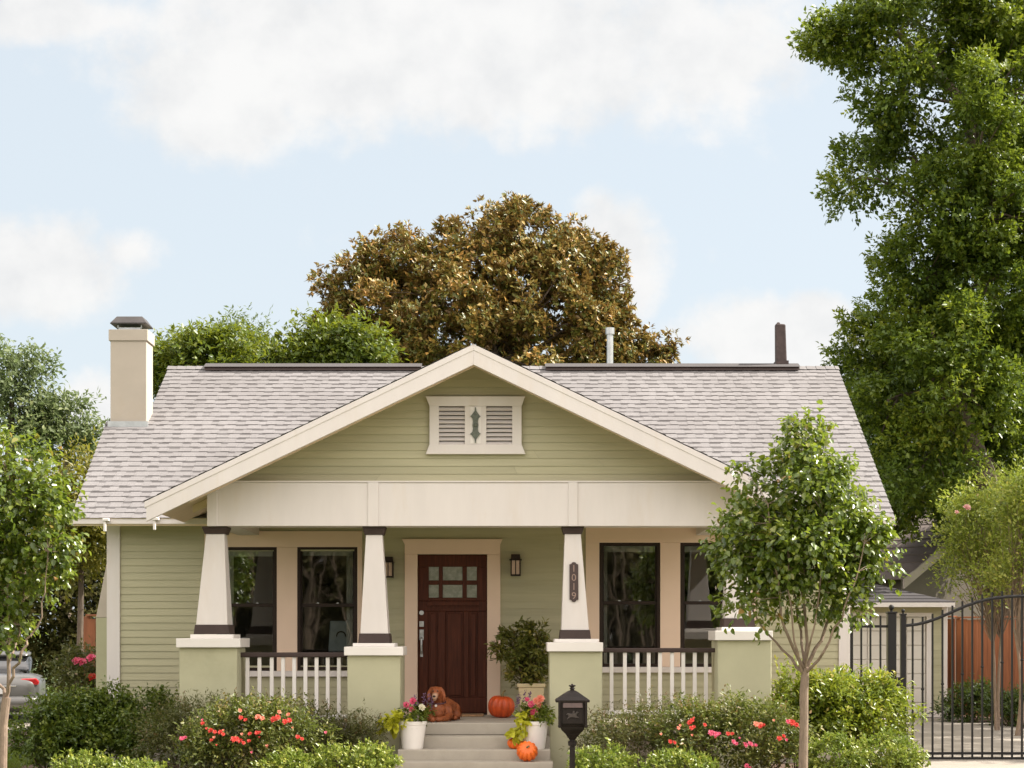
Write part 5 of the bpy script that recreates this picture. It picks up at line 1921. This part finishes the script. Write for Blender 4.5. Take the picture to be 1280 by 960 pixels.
for sx in (-1, 1):
    for y in (-1.35, 1.4):
        w = MB()
        w.tube([(sx * .72, y, .31), (sx * .745, y, .31), (sx * .90, y, .31), (sx * .92, y, .31)], [.29, .315, .315, .29], 24)
        wo = w.build('wheel', M['tyre'], car)
        w = MB()
        w.tube([(sx * .915, y, .31), (sx * .93, y, .31)], [.20, .185], 20)
        w.build('rim', M['chrome'], wo)
car.rotation_euler = (0, 0, R(14))
car.location = (-10.25, 34.2, .012)
car.scale = (1, 1, .93)

# ================================================================== THINGS ON THE PORCH AND STEPS
def pumpkin(label, c, r, h, ribs, mat, tilt=(0, 0, 0), group=None, stem=.3):
    root = thing('pumpkin', label, 'pumpkin', c, group)
    m = MB()
    nseg, nr = ribs * 6, 16
    vs, fs = [], []
    for i in range(nr + 1):
        th = math.pi * i / nr
        for k in range(nseg):
            a = 2 * math.pi * k / nseg
            lobe = 1 - .17 * (1 - abs(math.sin(ribs * a / 2))) ** 1.6 * math.sin(th) ** .4
            rad = r * math.sin(th) ** .82 * lobe if 0 < i < nr else 0
            z = -math.cos(th)
            z = h / 2 * (z - .22 * (1 - math.sin(th)) ** 2 * (1 if z > 0 else -.6))
            vs.append((rad * math.cos(a), rad * math.sin(a), z))
    for i in range(nr):
        for k in range(nseg):
            k2 = (k + 1) % nseg
            fs.append((i * nseg + k, i * nseg + k2, (i + 1) * nseg + k2, (i + 1) * nseg + k))
    m.add(vs, fs)
    o = m.build('skin', mat, None, smooth=True)
    o.parent = root
    m = MB()
    zt = h / 2 * .74
    m.tube([(0, 0, zt), (.01 * r, 0, zt + h * stem * .4), (.08 * r, 0, zt + h * stem * .8), (.2 * r, .02 * r, zt + h * stem)], [r * .15, r * .085, r * .07, r * .08], 8)
    o2 = m.build('stem', M['pstem'], None)
    o2.parent = root
    root.rotation_euler = tilt
    lo = min((Matrix.Rotation(tilt[0], 4, 'X') @ Matrix.Rotation(tilt[1], 4, 'Y') @ Vector(v)).z for v in vs)
    root.location = (c[0], c[1], c[2] - lo)
    return root


pumpkin('big dark orange pumpkin on the porch floor right of the door', (PX(626.5, 21.75), 21.75, FLOOR), .172, .31, 11, M['orange_dk'], (R(4), R(5), .3), 'pumpkins by the front door')
pumpkin('small orange pumpkin tucked against the right white pot', (PX(644, 19.995), 19.99, .367), .093, .135, 9, M['orange'], (R(10), R(-6), .5), 'pumpkins by the front door')
pumpkin('small ribbed orange pumpkin leaning with its stem end towards the street', (PX(659, 19.70), 19.705, .242), .125, .20, 12, M['orange'], (R(52), 0, 0), 'pumpkins by the front door', .16)


def pot(label, c, h, r0, r1):
    root = thing('flower_pot', label, 'flower pot', c, 'white flower pots on the steps')
    m = MB()
    m.lathe(c, [(r0, 0), (r0 + .004, .01), (r0 + (r1 - r0) * .86, h * .86), (r1 - .004, h * .865), (r1, h * .88), (r1 + .004, h), (r1 - .014, h), (r1 - .02, h - .03), (.01, h - .03)], 72)
    m.build('pot', M['pot'], root, smooth=False)
    m = MB()
    m.lathe((c[0], c[1], c[2] + h - .045), [(r1 - .022, 0), (r1 - .022, .016)], 20)
    m.build('soil', M['mulch'], root)
    return root


def EE(x, y, z, rx, ry, rz, w=1.0):
    return ((x, y, z), (rx, ry, rz), w)


def pot_plants(root, c, h, r1, lime_side, blooms, spikes, stripe=False):
    x, y, z = c[0], c[1], c[2] + h
    pos, ax, nn, LL, WW, rn, _ = crown_points([EE(x + .02, y, z + .07, r1 * .95, r1 * .8, .10)], 620, .07, 16, 5, .050, .028, spr=.06, up=.9)
    leaf_mesh('foliage', LM['green'], root, pos, ax, nn, LL, WW, rn, True)
    lx = x + lime_side * r1
    pos, ax, nn, LL, WW, rn, _ = crown_points([EE(lx - .01 * lime_side, y - .05, z + .03, .11, .09, .07), EE(lx + .05 * lime_side, y - .06, z - .05, .08, .07, .09)], 130, .05, 9, 4, .085, .075, spr=.06, up=.3, droop=.5)
    leaf_mesh('trailing_vine', LM['lime'], root, pos, ax, nn, LL, WW, rn, True)
    if stripe:
        pos, ax, nn, LL, WW, rn, _ = crown_points([EE(x + r1 * .8, y - .04, z + .06, .07, .07, .09)], 110, .05, 7, 4, .06, .04, spr=.05, up=.6)
        leaf_mesh('variegated_leaves', LM['box'], root, pos, ax, nn, LL, WW, rn, True)
    for (px, py, rr, mt) in blooms:
        flower(root, P(px, py, y - .07), rr, LM[mt], 'bloom', 20, (random.uniform(-.3, .3), -.8, .45))
    for (px, py, hgt) in spikes:
        b = P(px, py, y + .05)
        k = 26
        t = np.linspace(0, 1, k)
        p_ = np.stack([np.full(k, b.x) + t * .02, np.full(k, b.y), b.z + t * hgt], 1) + RNG.normal(size=(k, 3)) * .006
        leaf_mesh('flower_spike', LM['purple'], root, p_, RNG.normal(size=(k, 3)) + np.array([0, 0, .4]), RNG.normal(size=(k, 3)), np.full(k, .026), np.full(k, .016), RNG.random(k))


c = (PX(668, 20.0), 20.005, .367)
ph, pr0, pr1 = .325, .118, .165
rp = pot('white pot with pink and salmon flowers beside the two small pumpkins', c, ph, pr0 - .0, pr1)
pot_plants(rp, c, ph, pr1, -1, [(664, 880, .045, 'pink'), (671, 876, .050, 'salmon'), (667, 889, .045, 'pink'), (676, 873, .048, 'salmon'), (664, 895, .03, 'red'), (659, 874, .03, 'pink'), (674, 881, .042, 'salmon')],
           [(645, 884, .12), (648, 880, .13), (655, 878, .13), (660, 876, .11), (678, 884, .06)], True)
c = (PX(515.5, 20.0), 20.005, .367)
lp = pot('white pot with pink and white flowers and lime trailing leaves beside the dog', c, ph, pr0, pr1)
pot_plants(lp, c, ph, pr1, -1, [(508, 881, .042, 'pink'), (516, 876, .045, 'pink'), (515, 886, .040, 'pink'), (527.5, 884, .042, 'cream'), (520, 879, .03, 'purple')],
           [(513, 884, .12), (518, 880, .10), (529, 880, .12), (534, 882, .13), (538, 886, .12)])

LM['planter'] = leafm('planter_leaf', [(0, (0.055, 0.085, 0.020)), (.6, (0.135, 0.175, 0.04)), (.9, (0.26, 0.27, 0.07)), (1, (0.30, 0.15, 0.06))], .4, .25, (0.3, 0.38, 0.06))
# square cream planter with an evergreen
Y = 21.95
c = (PX(664, Y), Y, FLOOR)
pt = thing('square_planter', 'square cream planter holding a bushy evergreen beside the front door', 'planter', c)
m = MB()
hh = PZ(854, Y) - FLOOR
m.frustum(c[0], Y, FLOOR, .13, .13, FLOOR + hh - .05, .165, .165)
m.frustum(c[0], Y, FLOOR + hh - .049, .178, .178, FLOOR + hh, .182, .182)
m.build('planter_box', M['planter'], pt, bevel=.008)
ez_ = lambda px, py, rx, ry: E(px, py, Y, rx, ry)
pos, ax, nn, LL, WW, rn, subs = crown_points([ez_(655, 812, 27, 28), ez_(672, 825, 17, 32), ez_(635, 808, 16, 14), ez_(660, 842, 22, 16), ez_(665, 795, 16, 14)], 3600, .085, 70, 6, .075, .034, spr=.09, up=.5)
leaf_mesh('foliage', LM['planter'], pt, pos, ax, nn, LL, WW, rn, True)
m = MB()
for (s, e) in subs[::3]:
    m.tube(bend((c[0] + random.uniform(-.04, .04), Y, FLOOR + hh - .03), s, .05, 5), np.linspace(.011, .004, 5), 5)
m.build('stem', M['stem'], pt)

# door mat
m = MB()
m.box(PX(540, 22.2), PX(604.5, 22.2), 22.02, 22.50, FLOOR + .001, FLOOR + .018)
tag(m.build('doormat', M['mat'], None, bevel=.005), 'tan coir doormat lying before the dark red front door', 'doormat')

# ---- the dog: lying, chest to the street, hips to the right and back
dog = thing('dog', 'red brown retriever lying on the porch in front of the door', 'dog', (0, 0, 0))


def dog_mat():
    m, t, b = new_mat('red_retriever_coat')
    tc = t.node('ShaderNodeTexCoord')
    v = tc.outputs['Object']
    n = t.noise(v, 26.0, 5.0, 0.65)
    coat = t.ramp(n, [(0.3, (0.17, 0.040, 0.010)), (0.7, (0.36, 0.100, 0.027))])
    # greying muzzle
    mp = t.node('ShaderNodeVectorMath', operation='DISTANCE')
    t.l.new(v, mp.inputs[0])
    mp.inputs[1].default_value = (-.046, -.222, .298)
    grey = t.math('SUBTRACT', 1.0, t.smooth(t.math('ADD', mp.outputs['Value'], t.math('MULTIPLY', t.math('SUBTRACT', n, .5), .06)),   .03, .095))
    c = t.mix(t.math('MULTIPLY', grey, .72), coat, (0.60, 0.42, 0.30, 1))
    t.l.new(c, b.inputs['Base Color'])
    b.inputs['Roughness'].default_value = .6
    bp = t.node('ShaderNodeBump')
    bp.inputs['Strength'].default_value = .6
    bp.inputs['Distance'].default_value = .008
    t.l.new(t.noise(v, 70.0, 4.0, .7), bp.inputs['Height'])
    t.l.new(bp.outputs[0], b.inputs['Normal'])
    return m


M['dog'] = dog_mat()
m = MB()
chains = [
    [((.00, .05, .15), .115), ((.03, .16, .155), .128), ((.07, .30, .155), .125), ((.11, .43, .13), .118)],          # trunk
    [((.00, .03, .20), .092), ((-.015, -.01, .27), .074), ((-.028, -.045, .335), .062)],                              # neck
    [((-.046, -.07, .372), .054), ((-.016, -.07, .372), .054), ((-.032, -.105, .360), .054)],                                                        # skull
    [((-.034, -.13, .335), .046), ((-.04, -.19, .310), .036), ((-.044, -.225, .300), .031)],                          # muzzle
    [((-.040, -.13, .295), .030), ((-.044, -.20, .272), .022)],                                                       # lower jaw
    [((-.005, -.03, .14), .092), ((-.01, -.05, .10), .075)],                                                          # chest ruff
    [((-.105, .03, .14), .060), ((-.115, .02, .07), .050), ((-.10, -.10, .038), .036), ((-.075, -.20, .034), .031), ((-.065, -.245, .032), .036)],
    [((.105, .03, .14), .060), ((.125, .02, .075), .052), ((.10, -.09, .040), .037), ((.035, -.175, .035), .031), ((-.005, -.20, .033), .035)],
    [((.165, .40, .13), .088), ((.195, .31, .075), .064), ((.20, .36, .036), .034), ((.20, .22, .030), .028), ((.19, .17, .030), .031)],
    [((.04, .46, .11), .085), ((.0, .38, .06), .05)],
    [((.12, .52, .09), .048), ((.10, .62, .045), .038), ((.02, .68, .034), .032), ((-.06, .70, .028), .020)],            # tail
    [((-.086, -.062, .402), .020), ((-.114, -.066, .355), .024), ((-.120, -.070, .300), .026), ((-.112, -.075, .258), .016)],    # ears
    [((.026, -.062, .402), .020), ((.056, -.066, .355), .024), ((.064, -.070, .300), .026), ((.056, -.075, .258), .016)],
]
for ch in chains:
    pts, rad = [], []
    for i in range(len(ch) - 1):
        (a, ra), (b, rb) = ch[i], ch[i + 1]
        for k in range(4):
            t_ = k / 4
            pts.append(Vector(a).lerp(Vector(b), t_))
            rad.append(ra + (rb - ra) * t_)
    pts.append(Vector(ch[-1][0]))
    rad.append(ch[-1][1])
    m.tube(pts, rad, 14)
    for (p_, r_) in ch:
        m.ball(p_, r_, 14)
DG = (PX(548.5, 20.85), 20.86, FLOOR)
bo = m.build('body', M['dog'], None)
md = bo.modifiers.new('remesh', 'REMESH')
md.mode = 'VOXEL'
md.voxel_size = .0085
md.use_smooth_shade = True
md = bo.modifiers.new('smooth', 'SMOOTH')
md.iterations = 5
md.factor = .5
bo.parent = dog
M['eye'] = surf('dog_eye', (0.012, 0.006, 0.004), .08, .1, 5, spec=.8)
M['nose'] = surf('dog_nose', (0.03, 0.016, 0.014), .3, .1, 30)
M['collar'] = surf('plum_collar', (0.09, 0.035, 0.05), .6, .1, 20)
for ex in (-.062, -.008):
    e_ = MB().ball((ex, -.148, .370), .0105, 12).build('eye', M['eye'], None, smooth=True)
    e_.parent = dog
nz = MB().ball((-.046, -.252, .312), .017, 12, (1.15, .8, .8)).build('nose', M['nose'], None, smooth=True)
nz.parent = dog
mo = MB().ball((-.045, -.215, .281), .016, 12, (1.3, 1.2, .35)).build('mouth', M['nose'], None, smooth=True)
mo.parent = dog
m = MB()
ring = []
for k in range(25):
    a = 2 * math.pi * k / 24
    ring.append((-.010 + .092 * math.cos(a), .002 + .090 * math.sin(a), .235 + .022 * math.sin(a)))
m.tube(ring, .009, 8, cap=False)
co = m.build('collar', M['collar'], None)
co.parent = dog
m = MB()
m.tube([(-.03, -.122, .195), (-.03, -.129, .193)], .015, 14)
tg = m.build('tag', M['pot'], None)
tg.parent = co
# feathery coat: short hairs lying along the body
hp, ha, hn = [], [], []
for ch in chains[:2] + chains[5:11]:
    for i in range(len(ch) - 1):
        (a, ra), (b, rb) = ch[i], ch[i + 1]
        a_, b_ = np.array(a), np.array(b)
        k = int(420 * np.linalg.norm(b_ - a_) * (ra + rb) / .02)
        t_ = RNG.random(k)[:, None]
        d_ = rdir(k)
        axv = (b_ - a_) / max(np.linalg.norm(b_ - a_), 1e-6)
        d_ = unit(d_ - axv * np.sum(d_ * axv, axis=1, keepdims=True))
        p_ = a_ + (b_ - a_) * t_ + d_ * (ra + (rb - ra) * t_) * .97
        hp.append(p_)
        ha.append(axv * .9 + d_ * .16 + np.array([0, 0, -.5]) + RNG.normal(size=(k, 3)) * .25)
        hn.append(d_)
hp, ha, hn = np.concatenate(hp), np.concatenate(ha), np.concatenate(hn)
k = hp[:, 2] > .025
hp, ha, hn = hp[k], ha[k], hn[k]
fur_mat = leafm('red_hair', [(0, (0.10, 0.022, 0.007)), (.6, (0.34, 0.092, 0.024)), (1, (0.52, 0.18, 0.055))], .5, .1, (0.4, 0.15, 0.05))
fu = leaf_mesh('coat', fur_mat, dog, hp, ha, hn, RNG.uniform(.03, .06, len(hp)), np.full(len(hp), .0045), RNG.random(len(hp)))
dog.location = DG

# ---- a pale chair just inside the second window
ch = thing('armchair', 'pale grey chair with a dark ring on its back just inside the second window', 'chair', (PX(424, 23.3), 23.3, FLOOR))
X0, X1 = PX(410, 23.2), PX(438, 23.2)
zb_ = PZ(815, 23.2)
M['chair'] = surf('pale_grey_fabric', (0.50, 0.53, 0.54), .8, .06, 8)
MB().hexa([(X0, 23.20, zb_), (X1, 23.20, zb_), (X1, 23.27, zb_), (X0, 23.27, zb_)], [(X0 + .03, 23.14, PZ(776, 23.2)), (X1 - .03, 23.14, PZ(776, 23.2)), (X1 - .03, 23.20, PZ(776, 23.2)), (X0 + .03, 23.20, PZ(776, 23.2))]).build('backrest', M['chair'], ch, bevel=.02)
MB().box(X0 - .02, X1 + .02, 23.20, 23.66, FLOOR + .38, FLOOR + .47).build('seat', M['chair'], ch, bevel=.02)
for lx_ in (X0, X1 - .04):
    for ly_ in (23.22, 23.60):
        MB().box(lx_, lx_ + .04, ly_, ly_ + .04, FLOOR, FLOOR + .378).build('leg', M['sash'], ch)
m = MB()
rc = Vector(((X0 + X1) / 2 + .03, 23.145, PZ(795, 23.2)))
m.tube([rc + Vector((.06 * math.cos(k * math.pi / 12), .03 - .35 * .06 * math.sin(k * math.pi / 12) - .0, .06 * math.sin(k * math.pi / 12))) for k in range(25)], .010, 6, cap=False)
m.build('ring', M['brown'], ch)

# ---- mailbox on its post
YX = 17.0
mx = lambda p: PX(p, YX)
mz = lambda p: PZ(p, YX)
mbx = thing('mailbox', 'black cast iron pedestal mailbox with pointed lid beside the front steps', 'mailbox', (mx(715.5), YX, 0))
cx = mx(715.5)
m = MB()
wv = .118
m.box(cx - wv, cx + wv, YX - .10, YX + .16, mz(905), mz(876))
for sx in (-1, 1):
    m.tube([(cx + sx * (wv + .012), YX - .108, mz(906.5)), (cx + sx * (wv + .012), YX - .108, mz(875))], .014, 10)
    m.ball((cx + sx * (wv + .012), YX - .108, mz(907)), .018, 10)
bxo = m.build('box', M['mailb'], mbx, bevel=.004)
m = MB()
prof = [(.165, .145, 877.5), (.168, .148, 875), (.150, .130, 873.3), (.118, .102, 870.5), (.085, .075, 867.5), (.056, .05, 865), (.03, .028, 863.2)]
for (a, b, z0), (a2, b2, z1) in zip(prof[:-1], prof[1:]):
    m.frustum(cx, YX + .03, mz(z0), a, b, mz(z1) + .0004, a2, b2)
lid = m.build('lid', M['mailb'], mbx)
m = MB()
m.lathe((cx, YX + .03, mz(863.3)), [(.024, 0), (.018, .012), (.030, .020), (.018, .030), (.016, .034)], 14)
for k in range(5):
    a = 2 * math.pi * k / 5 + .3
    m.tube([(cx, YX + .03, mz(863.3) + .028), (cx + .026 * math.cos(a), YX + .03 + .026 * math.sin(a), mz(863.3) + .05), (cx + .036 * math.cos(a), YX + .03 + .036 * math.sin(a), mz(863.3) + .046)], [.009, .009, .004], 7)
m.ball((cx, YX + .03, mz(863.3) + .05), .015, 8, (1, 1, 1.3))
m.build('finial', M['mailb'], lid)
m = MB()
m.box(cx - .098, cx + .098, YX - .112, YX - .101, mz(904), mz(884))
dr = m.build('mail_door', M['mailb'], mbx, bevel=.004)
m = MB()
m.hexa([(cx - .098, YX - .135, mz(884)), (cx + .098, YX - .135, mz(884)), (cx + .098, YX - .101, mz(884)), (cx - .098, YX - .101, mz(884))],
       [(cx - .094, YX - .112, mz(878)), (cx + .094, YX - .112, mz(878)), (cx + .094, YX - .101, mz(878)), (cx - .094, YX - .101, mz(878))])
M['mflap'] = surf('worn_bronze_flap', (0.075, 0.045, 0.036), 0.5, 0.25, 20.0)
m.build('slot_flap', M['mflap'], mbx, bevel=.003)
# raised relief: a galloping horse and rider
zc_ = mz(894)
hs = [(-.066, .008), (-.052, .026), (-.020, .022), (-.004, .020), (.002, .046), (.014, .052), (.018, .040), (.014, .022), (.026, .026), (.040, .044), (.058, .036), (.050, .026), (.040, .012), (.034, -.006), (.058, -.014), (.064, -.028), (.054, -.020),
      (.026, -.020), (-.018, -.014), (-.034, -.022), (-.060, -.042), (-.056, -.028), (-.040, -.004), (-.050, .010)]
m = MB()
m.prism([(cx + a, zc_ + b) for a, b in hs], YX - .124, YX - .1125, 'y')
M['relief'] = surf('rubbed_bronze_relief', (0.05, 0.038, 0.033), 0.35, 0.3, 30.0)
m.build('relief', M['relief'], dr, bevel=.003, fix=True)
m = MB()
prof = [(.140, .125, 905.2), (.120, .110, 908), (.112, .10, 912), (.072, .07, 917), (.050, .05, 921), (.026, .026, 925)]
for (a, b, z0), (a2, b2, z1) in zip(prof[:-1], prof[1:]):
    m.frustum(cx, YX + .03, mz(z1), a2, b2, mz(z0) - .0004, a, b)
m.build('bracket', M['mailb'], mbx, bevel=.004)
m = MB()
m.lathe((cx, YX + .03, 0), [(.10, 0), (.10, .03), (.05, .06), (.030, .10), (.027, mz(933)), (.042, mz(932)), (.044, mz(927)), (.028, mz(926)), (.026, mz(924))], 16)
m.build('post', M['mailb'], mbx)
